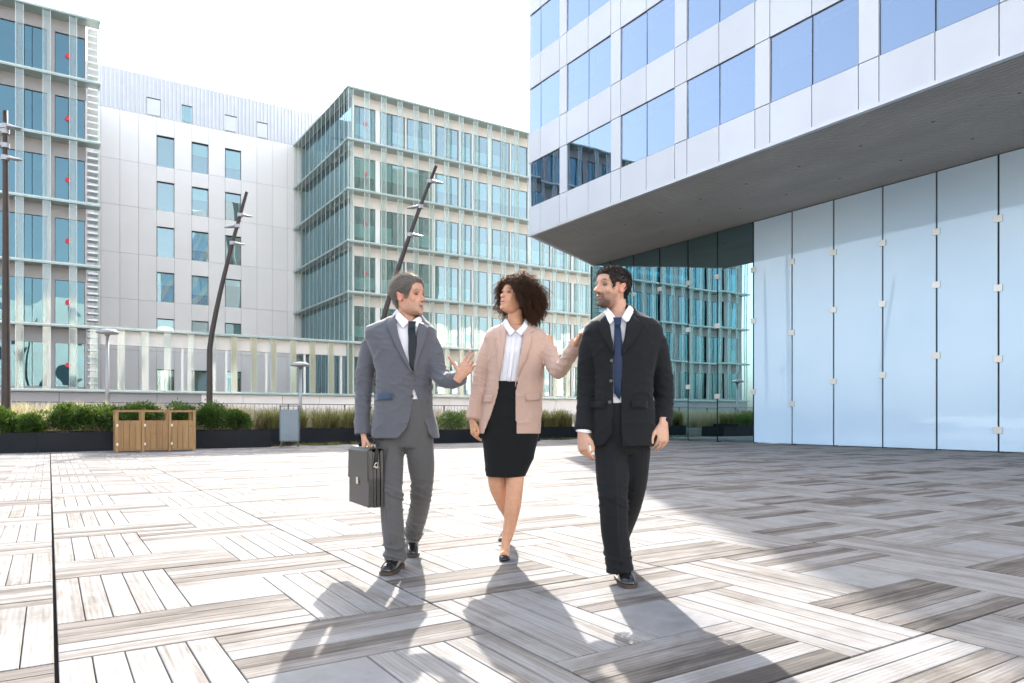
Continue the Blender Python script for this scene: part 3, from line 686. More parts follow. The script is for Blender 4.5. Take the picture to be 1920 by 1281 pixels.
# slatted larch enclosure in three bays
en = thing('bin_enclosure', 'low larch wood enclosure with three boarded doors by the planter', 'enclosure', (2.3, 20.9, 0))
EX0, EX1, EY0, EY1 = 1.40, 3.28, 20.56, 21.25
bay = (EX1 - EX0) / 3
for yy in (EY0, EY1 - 0.07):
    for k in range(4):
        x = EX0 + bay * k - (0.035 if k else 0) - (0.035 if k == 3 else 0)
        bx('post', x, x + 0.07, yy, yy + 0.07, 0, 1.02, M['wood'], en)
    bx('top_rail', EX0 - 0.01, EX1 + 0.01, yy - 0.005, yy + 0.075, 1.021, 1.07, M['wood'], en)
for xx in (EX0, EX1 - 0.07): bx('side_rail', xx, xx + 0.07, EY0 + 0.078, EY1 - 0.078, 1.021, 1.068, M['wood'], en)
for k in range(3):
    a, b_ = EX0 + bay * k + 0.045, EX0 + bay * (k + 1) - 0.045
    dr = bx('door', a, b_, EY0 + 0.048, EY0 + 0.066, 0.09, 0.13, M['wood'], en)
    for q in range(4):
        x0 = a + (b_ - a) * q / 4; o = bx('board', x0 + 0.005, x0 + (b_ - a) / 4 - 0.005, EY0 + 0.018 - 0.003 * (q % 2), EY0 + 0.044, 0.07, 0.80, M['wood'], en)
    for zz in (0.2, 0.68): bx('hinge', a - 0.02, a + 0.02, EY0 - 0.006, EY0 - 0.001, zz - 0.03, zz + 0.03, M['steel'], en)
    bx('bottom_rail', a, b_, EY0 + 0.012, EY0 + 0.045, 0.03, 0.066, M['wood'], en)
for xx in (EX0 + 0.02, EX1 - 0.045): 
    for q in range(4): y0 = EY0 + 0.08 + q * 0.135; bx('side_board', xx, xx + 0.025, y0, y0 + 0.128, 0.07, 0.80, M['wood'], en)
for q in range(15): x0 = EX0 + 0.08 + q * 0.115; bx('back_board', x0, x0 + 0.108, EY1 - 0.10, EY1 - 0.075, 0.07, 0.80, M['wood'], en)
# small grey cabinet by the railing
cb = thing('service_cabinet', 'plain grey service cabinet behind the rear grass', 'cabinet', (17.3, 29.5, 0.2))
bx('body', 17.0, 17.6, 29.3, 29.7, 0.2, 1.7, M['lamp'], cb); bx('door', 17.04, 17.56, 29.28, 29.299, 0.28, 1.64, M['bin_dark'], cb)
# ---------------------------------------------------------------- people: helpers
def fabric(name, col, rough=0.85, sheen=0.25, var=0.10, weave=260):
    m, nt, b = new_mat(name)
    tc = N(nt, 'TexCoord')
    mp = N(nt, 'Mapping'); mp.inputs['Scale'].default_value = (1, 1, 0.35); L(nt, tc.outputs['Object'], mp.inputs[0])
    f = math_n(nt, 'ADD', math_n(nt, 'MULTIPLY', noise(nt, mp.outputs[0], weave, 2), 0.7), math_n(nt, 'MULTIPLY', noise(nt, tc.outputs['Object'], 7, 3), 0.3))
    L(nt, ramp(nt, f, [(0.3, [c * (1 - var) for c in col]), (0.7, [c * (1 + var) for c in col])]), b.inputs['Base Color'])
    b.inputs['Roughness'].default_value = rough; b.inputs['Sheen Weight'].default_value = sheen; b.inputs['Specular IOR Level'].default_value = 0.25
    bump(nt, b, noise(nt, mp.outputs[0], weave, 2), 0.12, 0.001); return m
def skin_mat():
    m, nt, b = new_mat('skin')
    at = N(nt, 'Attribute', attribute_name='Col'); tc = N(nt, 'TexCoord')
    col = mixc(nt, 1.0, at.outputs['Color'], ramp(nt, noise(nt, tc.outputs['Object'], 60, 4), [(0.3, (0.92, 0.88, 0.86)), (0.7, (1.05, 1.04, 1.03))]), 'MULTIPLY')
    L(nt, col, b.inputs['Base Color']); b.inputs['Roughness'].default_value = 0.48; b.inputs['Specular IOR Level'].default_value = 0.4
    b.inputs['Subsurface Weight'].default_value = 0.15; b.inputs['Subsurface Radius'].default_value = (0.012, 0.005, 0.003); b.inputs['Subsurface Scale'].default_value = 0.5
    return m
def hair_mat(name, c0, c1, trans=0.3, tcol=(0.7, 0.45, 0.22)):
    m, nt, b = new_mat(name); out = nt.nodes['Material Output']; g = N(nt, 'NewGeometry')
    tc = N(nt, 'TexCoord'); mp = N(nt, 'Mapping'); mp.inputs['Scale'].default_value = (1, 1, 0.3); L(nt, tc.outputs['Object'], mp.inputs[0])
    col = ramp(nt, math_n(nt, 'ADD', math_n(nt, 'MULTIPLY', g.outputs['Random Per Island'], 0.55), math_n(nt, 'MULTIPLY', noise(nt, mp.outputs[0], 150, 3), 0.45)), [(0.15, c0), (0.8, c1)])
    L(nt, col, b.inputs['Base Color']); b.inputs['Roughness'].default_value = 0.45; b.inputs['Specular IOR Level'].default_value = 0.4
    tl = N(nt, 'BsdfTranslucent'); L(nt, mixc(nt, 0.6, col, tcol), tl.inputs[0])
    mx = N(nt, 'MixShader'); mx.inputs[0].default_value = trans; L(nt, b.outputs[0], mx.inputs[1]); L(nt, tl.outputs[0], mx.inputs[2]); L(nt, mx.outputs[0], out.inputs[0]); return m
M.update(
    skin=skin_mat(), grey_suit=fabric('grey_suit_cloth', (0.088, 0.092, 0.108)), grey_trouser=fabric('grey_trouser_cloth', (0.080, 0.079, 0.080)),
    black_suit=fabric('black_suit_cloth', (0.007, 0.008, 0.0095), sheen=0.05), pink=fabric('pink_blazer_cloth', (0.50, 0.345, 0.275), sheen=0.15),
    black_skirt=fabric('black_skirt_cloth', (0.006, 0.007, 0.0075), sheen=0.04), shirt=fabric('white_shirt_cotton', (0.72, 0.72, 0.76), 0.8, 0.1, 0.02),
    tie_dark=fabric('dark_teal_tie', (0.004, 0.010, 0.015), 0.55), tie_navy=fabric('navy_tie', (0.004, 0.017, 0.055), 0.5),
    flap_blue=fabric('blue_pocket_flap', (0.045, 0.066, 0.11)), sock=fabric('grey_sock', (0.16, 0.155, 0.15)),
    leather=simple('polished_black_leather', (0.012, 0.012, 0.014), 0.16, var=0.1), sole=simple('shoe_sole', (0.05, 0.035, 0.025), 0.6),
    bag=simple('black_bag_leather', (0.014, 0.014, 0.015), 0.34, var=0.15, vscale=20, bumps=0.15, bscale=220), strap=simple('black_webbing', (0.012, 0.012, 0.016), 0.7),
    brass=simple('pale_metal_buckle', (0.72, 0.66, 0.52), 0.3, 0.8), button=simple('dark_button', (0.03, 0.026, 0.026), 0.35),
    eye=simple('eye_white', (0.15, 0.135, 0.125), 0.2, var=0.02), iris=simple('dark_iris', (0.03, 0.02, 0.015), 0.15),
    hair_grey=hair_mat('grey_hair', (0.10, 0.092, 0.086), (0.40, 0.375, 0.34), 0.42, (0.85, 0.72, 0.55)),
    hair_dark=hair_mat('dark_brown_hair', (0.012, 0.008, 0.006), (0.04, 0.026, 0.018), 0.15, (0.4, 0.22, 0.1)),
    hair_curl=hair_mat('dark_curly_hair', (0.012, 0.008, 0.006), (0.07, 0.040, 0.024), 0.45, (0.85, 0.5, 0.2)),
)
def fuse(mb, voxel, smooth_it=2, fac=0.5):
    """melt overlapping closed pieces into one continuous skin"""
    me = mb.mesh('tmp'); o = link(bpy.data.objects.new('tmp', me))
    md = o.modifiers.new('r', 'REMESH'); md.mode = 'VOXEL'; md.voxel_size = voxel
    if smooth_it:
        sm = o.modifiers.new('s', 'SMOOTH'); sm.iterations = smooth_it; sm.factor = fac
    ev = o.evaluated_get(bpy.context.evaluated_depsgraph_get()); out = bpy.data.meshes.new_from_object(ev)
    bpy.data.objects.remove(o); bpy.data.meshes.remove(me); return out
def coords(me):
    a = np.empty(len(me.vertices) * 3, np.float32); me.vertices.foreach_get('co', a); return a.reshape(-1, 3)
def setco(me, a): me.vertices.foreach_set('co', a.astype(np.float32).ravel()); me.update()
def finish(me, name, mat, parent, smooth=True):
    me.name = name; me.materials.clear(); me.materials.append(mat)
    if smooth: me.polygons.foreach_set('use_smooth', [True] * len(me.polygons))
    o = link(bpy.data.objects.new(name, me)); o.parent = parent; return o
def bvh_of(me): return BVHTree.FromPolygons([v.co.copy() for v in me.vertices], [tuple(p.vertices) for p in me.polygons])
def wrinkle(me, fn):
    """push every vertex along its normal by fn(x, y, z)"""
    nv = np.empty(len(me.vertices) * 3, np.float32); me.vertices.foreach_get('normal', nv); nv = nv.reshape(-1, 3)
    co = coords(me); d = np.array([fn(*p) for p in co.tolist()], np.float32); setco(me, co + nv * d[:, None])
def nz(x, y, z): return mnoise.noise(Vector((x, y, z)))
def fold(x, y, z, s): n = 1 - abs(nz(x, y, z)) * 2.2; return s * max(0.0, n) ** 4
def inside(poly, x, z):
    c = False; n = len(poly)
    for i in range(n):
        x1, z1 = poly[i]; x2, z2 = poly[(i + 1) % n]
        if (z1 > z) != (z2 > z) and x < (x2 - x1) * (z - z1) / (z2 - z1) + x1: c = not c
    return c
def cut(me, polys, front=True, zmin=None):
    """open a garment: drop the front faces inside the outline, and the closed bottom"""
    bm = bmesh.new(); bm.from_mesh(me); bm.normal_update(); kill = []
    for f in bm.faces:
        c = f.calc_center_median()
        if zmin is not None and f.normal.z < -0.75 and c.z < zmin: kill.append(f); continue
        if front and c.y > 0.03: continue
        if front and f.normal.y > 0.15: continue
        if any(inside(p, c.x, c.z) for p in polys): kill.append(f)
    bmesh.ops.delete(bm, geom=kill, context='FACES')
    be = [v for v in bm.verts if v.is_boundary]
    for _ in range(3): bmesh.ops.smooth_vert(bm, verts=be, factor=0.5, use_axis_x=True, use_axis_y=True, use_axis_z=True)
    bm.to_mesh(me); bm.free(); me.update()
class Fig:
    """a figure's own frame: x right, y away from the camera, z up; outlines are given in photo pixels at the figure's distance"""
    def __init__(s, px, d, name, label):
        s.d = d; s.xr = (px - 960) / FPX * d
        wx = d * sn + s.xr * cs; wy = d * cs - s.xr * sn
        s.root = thing(name, label, 'person', (wx, wy, 0), -YAW); s.k = d / FPX
    def p(s, px, py, dy=0.0):
        D = s.d + dy; return Vector(((px - 960) / FPX * D - s.xr, dy, CAM_H + (HOR - py) / FPX * D))
    def ring(s, py, xl, xr, cy=0.0, hd=0.11, n=32, e=2.5, tw=0.0):
        a, b_ = s.p(xl, py), s.p(xr, py); c = (a + b_) / 2; hw = (b_.x - a.x) / 2; out = []
        for i in range(n):
            t = 2 * math.pi * i / n; ct, st_ = math.cos(t), math.sin(t)
            x = math.copysign(abs(ct) ** (2 / e), ct) * hw; y = math.copysign(abs(st_) ** (2 / e), st_) * hd
            out.append(Vector((c.x + x, cy + y + tw * x, c.z)))
        return out
    def loft(s, mb, rows, **kw): mb.loft([s.ring(*r, **kw) for r in rows][::-1])
    def limb(s, mb, pts, n=16, sub=4):
        """a tapering limb through (px, py, dy, radius[, radius in depth])"""
        P_ = [s.p(q[0], q[1], q[2]) for q in pts]; Rr = [(q[3], q[4] if len(q) > 4 else q[3]) for q in pts]; o, r = [], []
        for i in range(len(P_) - 1):
            p0, p1, p2, p3 = P_[max(i - 1, 0)], P_[i], P_[i + 1], P_[min(i + 2, len(P_) - 1)]
            for k in range(sub):
                t = k / sub
                o.append(0.5 * ((2 * p1) + (p2 - p0) * t + (2 * p0 - 5 * p1 + 4 * p2 - p3) * t * t + (3 * p1 - p0 - 3 * p2 + p3) * t ** 3))
                u = t * t * (3 - 2 * t); r.append((Rr[i][0] + (Rr[i + 1][0] - Rr[i][0]) * u, Rr[i][1] + (Rr[i + 1][1] - Rr[i][1]) * u))
        o.append(P_[-1]); r.append(Rr[-1]); mb.tube(o, r, n)
    def poly(s, pts, dy=-0.12): return [(q.x, q.z) for q in (s.p(a, b_, dy) for a, b_ in pts)]
    def patch(s, name, pts, bvh, off, mat, thick=0.004, dy=-0.12, cuts=5, bend=None, parent=None):
        """a flat cloth piece laid on the garment below it"""
        bm = bmesh.new(); vs = [bm.verts.new((x, 0, z)) for x, z in s.poly(pts, dy)]
        f = bm.faces.new(vs); bmesh.ops.triangulate(bm, faces=[f])
        bmesh.ops.subdivide_edges(bm, edges=bm.edges[:], cuts=cuts, use_grid_fill=True)
        last = None; miss = []
        for v in bm.verts:
            h = bvh.ray_cast(Vector((v.co.x, -2, v.co.z)), Vector((0, 1, 0)))
            if h[0] is None or h[0].y > 0.08: miss.append(v); v.co.y = 9
            else: v.co.y = h[0].y - off - (bend(v.co.x, v.co.z) if bend else 0)
        good = [v for v in bm.verts if v.co.y < 5]
        for v in miss: v.co.y = min(good, key=lambda g_: (g_.co.x - v.co.x) ** 2 + (g_.co.z - v.co.z) ** 2).co.y if good else -0.12
        for f in bm.faces:
            f.normal_update()
            if f.normal.y > 0: f.normal_flip()
        me = bpy.data.meshes.new(name); bm.to_mesh(me); bm.free()
        o = finish(me, name, mat, parent or s.root)
        md = o.modifiers.new('t', 'SOLIDIFY'); md.thickness = thick; md.offset = 0.6
        return o

def interp(tab, z):
    for (z0, v0), (z1, v1) in zip(tab[:-1], tab[1:]):
        if z <= z1:
            t = (z - z0) / (z1 - z0); t = t * t * (3 - 2 * t) * 0.5 + t * 0.5; return v0 + (v1 - v0) * t
    return tab[-1][1]
class Head:
    """unit head: chin at z=-.5, crown at z=.5, x forward, y to its left"""
    PF = [(-.50, .26), (-.47, .335), (-.43, .375), (-.38, .378), (-.33, .362), (-.26, .378), (-.20, .372), (-.12, .365), (-.02, .36), (.05, .375), (.10, .392), (.18, .392), (.28, .365), (.36, .31), (.43, .225), (.475, .13), (.5, .0)]
    PB = [(-.50, -.06), (-.45, .04), (-.38, .13), (-.30, .22), (-.20, .31), (-.10, .385), (0, .435), (.10, .462), (.20, .458), (.30, .415), (.38, .345), (.44, .255), (.48, .15), (.5, .0)]
    WD = [(-.50, .08), (-.46, .145), (-.40, .192), (-.33, .228), (-.25, .252), (-.15, .274), (-.05, .296), (.05, .31), (.15, .322), (.25, .312), (.33, .28), (.40, .222), (.45, .158), (.48, .10), (.5, .0)]
    def __init__(s, jaw=1.0, nose=1.0, wide=1.0, lips=1.0): s.jaw, s.nose, s.wide, s.lips = jaw, nose, wide, lips
    def pt(s, a, z, off=0.0):
        f, b_, w = interp(s.PF, z), interp(s.PB, z), interp(s.WD, z) * s.wide
        if z < -.15: w *= 1 + (s.jaw - 1) * min(1, (-.15 - z) / .2)
        ca, sa = math.cos(a), math.sin(a)
        e = 2.25; x = math.copysign(abs(ca) ** (2 / e), ca) * (f if ca > 0 else b_); y = math.copysign(abs(sa) ** (2 / e), sa) * w
        for ey_ in (.14, -.14):                                  # eye sockets
            if ca > 0: x -= 0.040 * math.exp(-(((y - ey_) / .075) ** 2 + ((z - .015) / .045) ** 2))
        if off:
            l = math.hypot(x, y) or 1e-6; k = 1 + off / max(l, .12); x *= k; y *= k; z = z + off * max(0, (z - .1) / .4) ** 2
        return Vector((x, y, z))
    def shell(s, mb, off=0.0, na=40, nzs=34, T=None):
        rings = []
        for i in range(nzs):
            z = -.5 + (1.0) * (0.5 - 0.5 * math.cos(math.pi * (i + .5) / nzs))
            rings.append([T(s.pt(2 * math.pi * k / na, z, off)) for k in range(na)])
        mb.loft(rings)
    def add(s, mb, T, mouth=0.0):
        s.shell(mb, 0, T=T)
        def blob(c, r, n=10):
            rings = [[T(Vector((c[0] + r[0] * math.cos(2 * math.pi * k / n) * math.sin(math.pi * (i + .5) / 8), c[1] + r[1] * math.sin(2 * math.pi * k / n) * math.sin(math.pi * (i + .5) / 8), c[2] - r[2] * math.cos(math.pi * (i + .5) / 8)))) for k in range(n)] for i in range(8)]
            mb.loft(rings)
        q = s.nose; rr = []
        for z, hw, x1, x0 in ((.075, .030, .392, .33), (.02, .030, .402, .33), (-.04, .036, .442, .33), (-.09, .048, .482, .33), (-.125, .058, .500, .33), (-.155, .058, .478, .33), (-.172, .05, .415, .33)):
            x1 = .375 + (x1 - .375) * q
            rr.append([T(Vector(v)) for v in ((x0, -hw * 1.25, z), (x1 - .05, -hw, z), (x1, -hw * .45, z), (x1, hw * .45, z), (x1 - .05, hw, z), (x0, hw * 1.25, z))])
        mb.loft(rr[::-1])
        for sy in (1, -1):
            blob((.40, .052 * sy, -.145), (.045, .030, .030))
            blob((.345, .13 * sy, .095), (.048, .085, .026)); blob((.225, .165 * sy, -.09), (.105, .100, .115))
            # ear: a tilted disc with a rim
            n = 14; e0 = Vector((-.03, .300 * s.wide * sy, -.03)); ring = []
            for rad, th in ((.02, -.02), (.75, -.012), (1.0, .02), (1.0, .045), (.80, .05), (.55, .022), (.02, .018)):
                ring.append([T(e0 + Vector((math.cos(2 * math.pi * k / n) * .068 * rad - .03 * math.sin(2 * math.pi * k / n) * rad + (-th * .8), sy * (th + .028 + .03 * (1 - math.cos(2 * math.pi * k / n)) * .5 * rad), math.sin(2 * math.pi * k / n) * .124 * rad))) for k in range(n)])
            mb.loft(ring)
            blob((-.01, .29 * s.wide * sy, -.05), (.05, .04, .09))
        g = mouth
        blob((.372, 0, -.245 + g * .3), (.045, .105, .026 * s.lips)); blob((.362, 0, -.295 - g * .9), (.045, .092, .030 * s.lips))
        blob((.335, 0, -.43 - g * .4), (.062, .085, .062))
def strands(roots, fn, w, segs, rnd, taper=0.3):
    """hair tufts: flat three-sided tapering strands; fn(root, t) gives the path"""
    mb = MB()
    for r in roots:
        pts = fn(r, segs)
        if pts is None: continue
        mb.tube(pts, [w * (1 - (1 - taper) * (i / (len(pts) - 1)) ** 2) for i in range(len(pts))], 3, cap=False)
    return mb
def frame(origin, yaw, pitch=0.0, roll=0.0, scale=0.235):
    """face direction: yaw 0 looks at the camera, +90 looks to image right"""
    f = Vector((math.sin(yaw) * math.cos(pitch), -math.cos(yaw) * math.cos(pitch), math.sin(pitch)))
    l = Vector((0, 0, 1)).cross(f).normalized(); u = f.cross(l)
    if roll:
        q = Matrix.Rotation(roll, 3, f); l = q @ l; u = q @ u
    o = Vector(origin)
    T = lambda v: o + (f * v.x + l * v.y + u * v.z) * scale
    Ti = lambda w: np.stack([((w - np.array(o)) @ np.array(a)) / scale for a in (f, l, u)], 1)
    return T, Ti
def hand(mb, wrist, fwd, dorsal, thumb_side, curls, thumb=(0.7, 0.75, -0.25), tcurl=(20, 25), size=1.0, spread=(8, 2, -4, -10), splay=1.0):
    """palm, four jointed fingers of unequal length and a thumb from the side of the palm"""
    X = Vector(fwd).normalized(); Z = Vector(dorsal); Z = (Z - X * Z.dot(X)).normalized(); Y = Z.cross(X) * thumb_side; w = Vector(wrist); q = size
    def at(a, b_, c): return w + (X * a + Y * b_ + Z * c) * q
    rings = []
    for a, hw, ht, cz in ((-.035, .026, .019, 0), (0, .028, .019, 0), (.03, .037, .017, -.002), (.06, .042, .015, -.002), (.086, .041, .012, 0), (.096, .036, .008, 0)):
        rings.append([at(a, math.cos(2 * math.pi * k / 14) * hw, cz + math.sin(2 * math.pi * k / 14) * ht) for k in range(14)])
    mb.loft(rings if thumb_side > 0 else rings)
    for i, (by, ln, rad) in enumerate(((.031, .072, .0088), (.0105, .080, .0090), (-.0105, .074, .0086), (-.030, .057, .0076))):
        an = math.radians(spread[i] * splay); d = (X * math.cos(an) + Y * math.sin(an)).normalized(); p = at(.080, by, 0); pts = [at(.055, by * .9, 0), p]; rr = [rad * q, rad * 1.05 * q]
        bend = 0
        for frac, c in zip((.42, .32, .26), curls[i]):
            bend += math.radians(c); p = p + (d * math.cos(bend) - Z * math.sin(bend)) * (ln * frac * 1.12 * q)
            pts.append(p); rr.append(rad * (1.0 - .10 * len(pts) * .5) * q)
        mb.tube(pts, rr, 10)
        tip = pts[-1]; mb.tube([tip - (pts[-1] - pts[-2]) * .2, tip + (pts[-1] - pts[-2]).normalized() * rad * .55], [rad * .8, rad * .45], 8)
    t = (X * thumb[0] + Y * thumb[1] + Z * thumb[2]).normalized(); p = at(.022, .030, -.006); pts = [at(.0, .012, -.004), p]; rr = [.013 * q, .0135 * q]
    b_ = 0; ax = (X - t * X.dot(t)).normalized()
    for ln, c in ((.040, 0), (.032, tcurl[0]), (.026, tcurl[1])):
        b_ += math.radians(c); p = p + (t * math.cos(b_) + ax * math.sin(b_)) * ln * q; pts.append(p); rr.append((.0115, .0098, .0075)[len(pts) - 3] * q)
    mb.tube(pts, rr, 10)
def paint(me, fn):
    co = coords(me); c = np.ones((len(co), 4), np.float32); c[:, :3] = fn(co)
    a = me.color_attributes.new('Col', 'FLOAT_COLOR', 'POINT'); a.data.foreach_set('color', c.ravel())
def face_colours(Ti, base, lip, brow, beard=None, mouth=0.0, brow_w=1.0, ear=1.06):
    base = np.array(base)
    def fn(co):
        h = Ti(co); x, y, z = h[:, 0], h[:, 1], h[:, 2]; c = np.tile(base, (len(co), 1))
        inh = (np.abs(z) < .62) & (np.abs(x) < .62) & (np.abs(y) < .45); fr = inh & (x > .12)
        def lay(mask, col, k): 
            kk = (mask * k)[:, None]; c[:] = c * (1 - kk) + np.array(col) * kk
        g = lambda v, s: np.exp(-(v / s) ** 2)
        warm = base * np.array([1.12, .84, .80])
        lay(fr, warm, np.clip(.35 * g(np.abs(y) - .17, .09) * g(z + .11, .09) + .6 * g(y, .05) * g(z + .12, .04), 0, 1))
        lay(inh & (np.abs(y) > .27) & (x < .1), base * np.array([1.15, .82, .78]), .6)
        if beard is not None:
            bz = np.clip((-.13 - z) / .07, 0, 1) * np.clip((x + .02) / .08, 0, 1) * np.clip((z + .60) / .10, 0, 1)
            ch = beard[3] * np.clip(g(z + .43, .09) * np.clip((x - .12) / .1, 0, 1) + g(z + .207, .03) * g(y, .11) + .6 * g(np.abs(y) - .115, .035) * g(z + .29, .09) * (x > .2), 0, 1)
            lay(inh, beard[:3], np.clip(bz * beard[4] + ch, 0, .92))
        lay(fr & (x > .3), lip, np.clip(g(y, .085) * (g(z + .245 - mouth * .3, .024) + g(z + .297 + mouth * .9, .028)), 0, 1) * .75)
        lay(fr & (x > .28), (.03, .008, .006), np.clip(1.3 * g(y, .075) * g(z + .270 + mouth * .3, .010 + mouth * .42), 0, 1))
        if mouth > 0.02: lay(fr & (x > .28), (.62, .58, .54), np.clip(1.2 * g(y, .06) * g(z + .250 + mouth * .02, .011), 0, .9))
        lay(fr, brow, np.clip(1.5 * g(np.abs(y) - .145, .065) * g(z - .098 - .03 * g(np.abs(y) - .16, .05), .018 * brow_w), 0, .85))
        lay(fr, base * np.array([.16, .11, .10]), np.clip(1.3 * g(np.abs(y) - .145, .052) * g(z - .030, .015), 0, .92)); lay(fr, base * np.array([.7, .55, .52]), np.clip(.5 * g(np.abs(y) - .14, .07) * g(z - .01, .045), 0, .5))
        lay(fr & (x > .36), base * .3, np.clip(.8 * g(np.abs(y) - .03, .014) * g(z + .172, .010), 0, .8))
        return c
    return fn
def eyes(F_, T, sc=0.235):
    for sy in (.14, -.14):
        m_ = MB()
        c = Vector((.308, sy, .012)); n = 12
        m_.loft([[T(c + Vector((.052 * math.cos(2 * math.pi * k / n) * math.sin(math.pi * (i + .5) / 8), .056 * math.sin(2 * math.pi * k / n) * math.sin(math.pi * (i + .5) / 8), -.017 * math.cos(math.pi * (i + .5) / 8)))) for k in range(n)] for i in range(8)])
        e = m_.build('eye', M['eye'], F_.root, True, world=False)
        m_ = MB(); c = Vector((.340, sy * .99, .012))
        m_.loft([[T(c + Vector((.026 * math.cos(2 * math.pi * k / n) * math.sin(math.pi * (i + .5) / 6), .024 * math.sin(2 * math.pi * k / n) * math.sin(math.pi * (i + .5) / 6), -.017 * math.cos(math.pi * (i + .5) / 6)))) for k in range(n)] for i in range(6)])
        m_.build('iris', M['iris'], e, True, world=False)
def shoe(F_, heel, yaw, length=0.29, pitch=0.0, wid=0.048, label=None):
    """derby shoe: upper lofted from heel to toe on a separate sole; heel = (x, y, z) of the heel's underside"""
    f = Vector((math.sin(yaw) * math.cos(pitch), -math.cos(yaw) * math.cos(pitch), -math.sin(pitch))); s = Vector((math.cos(yaw), math.sin(yaw), 0)); u = s.cross(f) * 1.0
    if u.z < 0: u = -u
    h0 = Vector(heel); prof = ((0.0, .55, .060), (.05, .74, .088), (.18, .80, .098), (.30, .80, .098), (.42, .84, .078), (.55, .95, .062), (.70, 1.02, .050), (.84, .92, .042), (.94, .68, .034), (1.0, .35, .020))
    up, so = MB(), MB(); ru, rs = [], []
    for t, w, hh in prof:
        c = h0 + f * (t * length); hw = wid * w
        ru.append([c + s * (hw * math.cos(a)) + u * (.020 + (hh) * max(0, math.sin(a)) ** .8 - (.004 if math.sin(a) < 0 else 0)) for a in [2 * math.pi * k / 16 for k in range(16)]])
        rs.append([c + s * ((hw + .004) * q) + u * zz for q, zz in ((-1, .002 if t < .28 or t > .42 else .008), (1, .002 if t < .28 or t > .42 else .008), (1, .022), (-1, .022))])
    up.loft(ru); so.loft(rs)
    sh_ = up.build('shoe', M['leather'], F_.root, True, world=False)
    md = sh_.modifiers.new('s', 'SUBSURF'); md.levels = md.render_levels = 1
    so.build('sole', M['sole'], sh_, False, world=False)
    lc = MB()
    for k in range(4):
        t = .36 + .055 * k; c = h0 + f * (t * length) + u * (.020 + interp([(0, .06), (.3, .100), (.42, .080), (.55, .064), (1, .03)], t))
        lc.tube([c - s * .018, c + u * .004, c + s * .018], .0022, 5)
    lc.build('lace', M['strap'], sh_, True, world=False)
    return sh_
# ---------------------------------------------------------------- hair
HL_M = [(0, .28), (.45, .27), (.75, .24), (.95, .10), (1.10, -.06), (1.25, -.06), (1.36, .09), (1.75, .05), (1.95, -.16), (2.4, -.27), (3.15, -.29)]
HL_1 = [(0, .335), (.45, .325), (.75, .27), (.95, .12), (1.10, -.06), (1.25, -.06), (1.36, .09), (1.75, .05), (1.95, -.16), (2.4, -.27), (3.15, -.29)]
HL_W = [(0, .27), (.5, .24), (.9, .10), (1.2, -.05), (1.7, -.2), (2.2, -.3), (3.15, -.32)]
def hairline(tab, a): return interp(tab, abs((a + math.pi) % (2 * math.pi) - math.pi))
def hair_cap(F_, H_, T, tab, thick, mat, name='hair'):
    mb = MB(); na, nzs = 56, 44; rings = []
    for i in range(nzs):
        z = -.42 + .92 * (1 - (1 - (i + .5) / nzs) ** 1.7); r = []
        for k in range(na):
            a = 2 * math.pi * k / na; e = (z - hairline(tab, a)) / .05; e = max(-1, min(1, e))
            off = -.03 + (thick(a, z) + .03) * max(0.0, e * .5 + .5) if e > -1 else -.03
            r.append(T(H_.pt(a, z, off)))
        rings.append(r)
    mb.loft(rings); return mb.build(name, mat, F_.root, True, world=False)
def scalp_roots(H_, tab, n, rnd, off):
    out = []
    while len(out) < n:
        a = rnd.uniform(-math.pi, math.pi); z = .5 - (rnd.random() ** 1.0) * .85
        if z > hairline(tab, a) + rnd.gauss(0, .012) and z < .498:
            p = H_.pt(a, z, off); nrm = Vector((p.x, p.y, max(-.1, p.z - .02) * 1.15)).normalized(); out.append((p, nrm, a, z))
    return out

# ---------------------------------------------------------------- man in grey suit
def suit_wrinkles(F_, amp, sleeves, wx=None):
    def fn(x, y, z):
        d = amp * .3 * nz(x * 7, y * 7, z * 5 + 3) + fold(x * 5 + z * 4, y * 6, z * 6 - x * 3, amp * .9) - amp * .2
        for (c, r, k) in sleeves:                                  # bunched creases round elbows and cuffs
            q = math.exp(-((x - c.x) ** 2 + (z - c.z) ** 2) / (r * r)); d += q * (fold(x * 7 + 5, y * 5, z * 26 + x * 8, amp * k) - amp * k * .35)
        return d
    return fn
def trouser_wrinkles(F_, amp, marks, creases=()):
    cl = [sorted(((q.z, q.x) for q in (F_.p(*c) for c in line))) for line in creases]
    def fn(x, y, z):
        d = amp * .3 * nz(x * 9, y * 7, z * 4)
        for c in cl:                                               # pressed front crease
            if c[0][0] < z < c[-1][0] and y < .30: d += .007 * math.exp(-((x - interp(c, z)) / .011) ** 2)
        for (c, r, k) in marks:
            q = math.exp(-((z - c.z) / r) ** 2 - ((x - c.x) / .12) ** 2); d += q * (fold(x * 6, y * 4 + 2, z * 22 + x * 9, amp * k) - amp * k * .35)
        return d
    return fn
def men_core(F_, mb, neck, chest, pelvis, arms, legs):
    F_.limb(mb, neck, 16); F_.loft(mb, chest); F_.loft(mb, pelvis)
    for a in arms + legs: F_.limb(mb, a, 12)

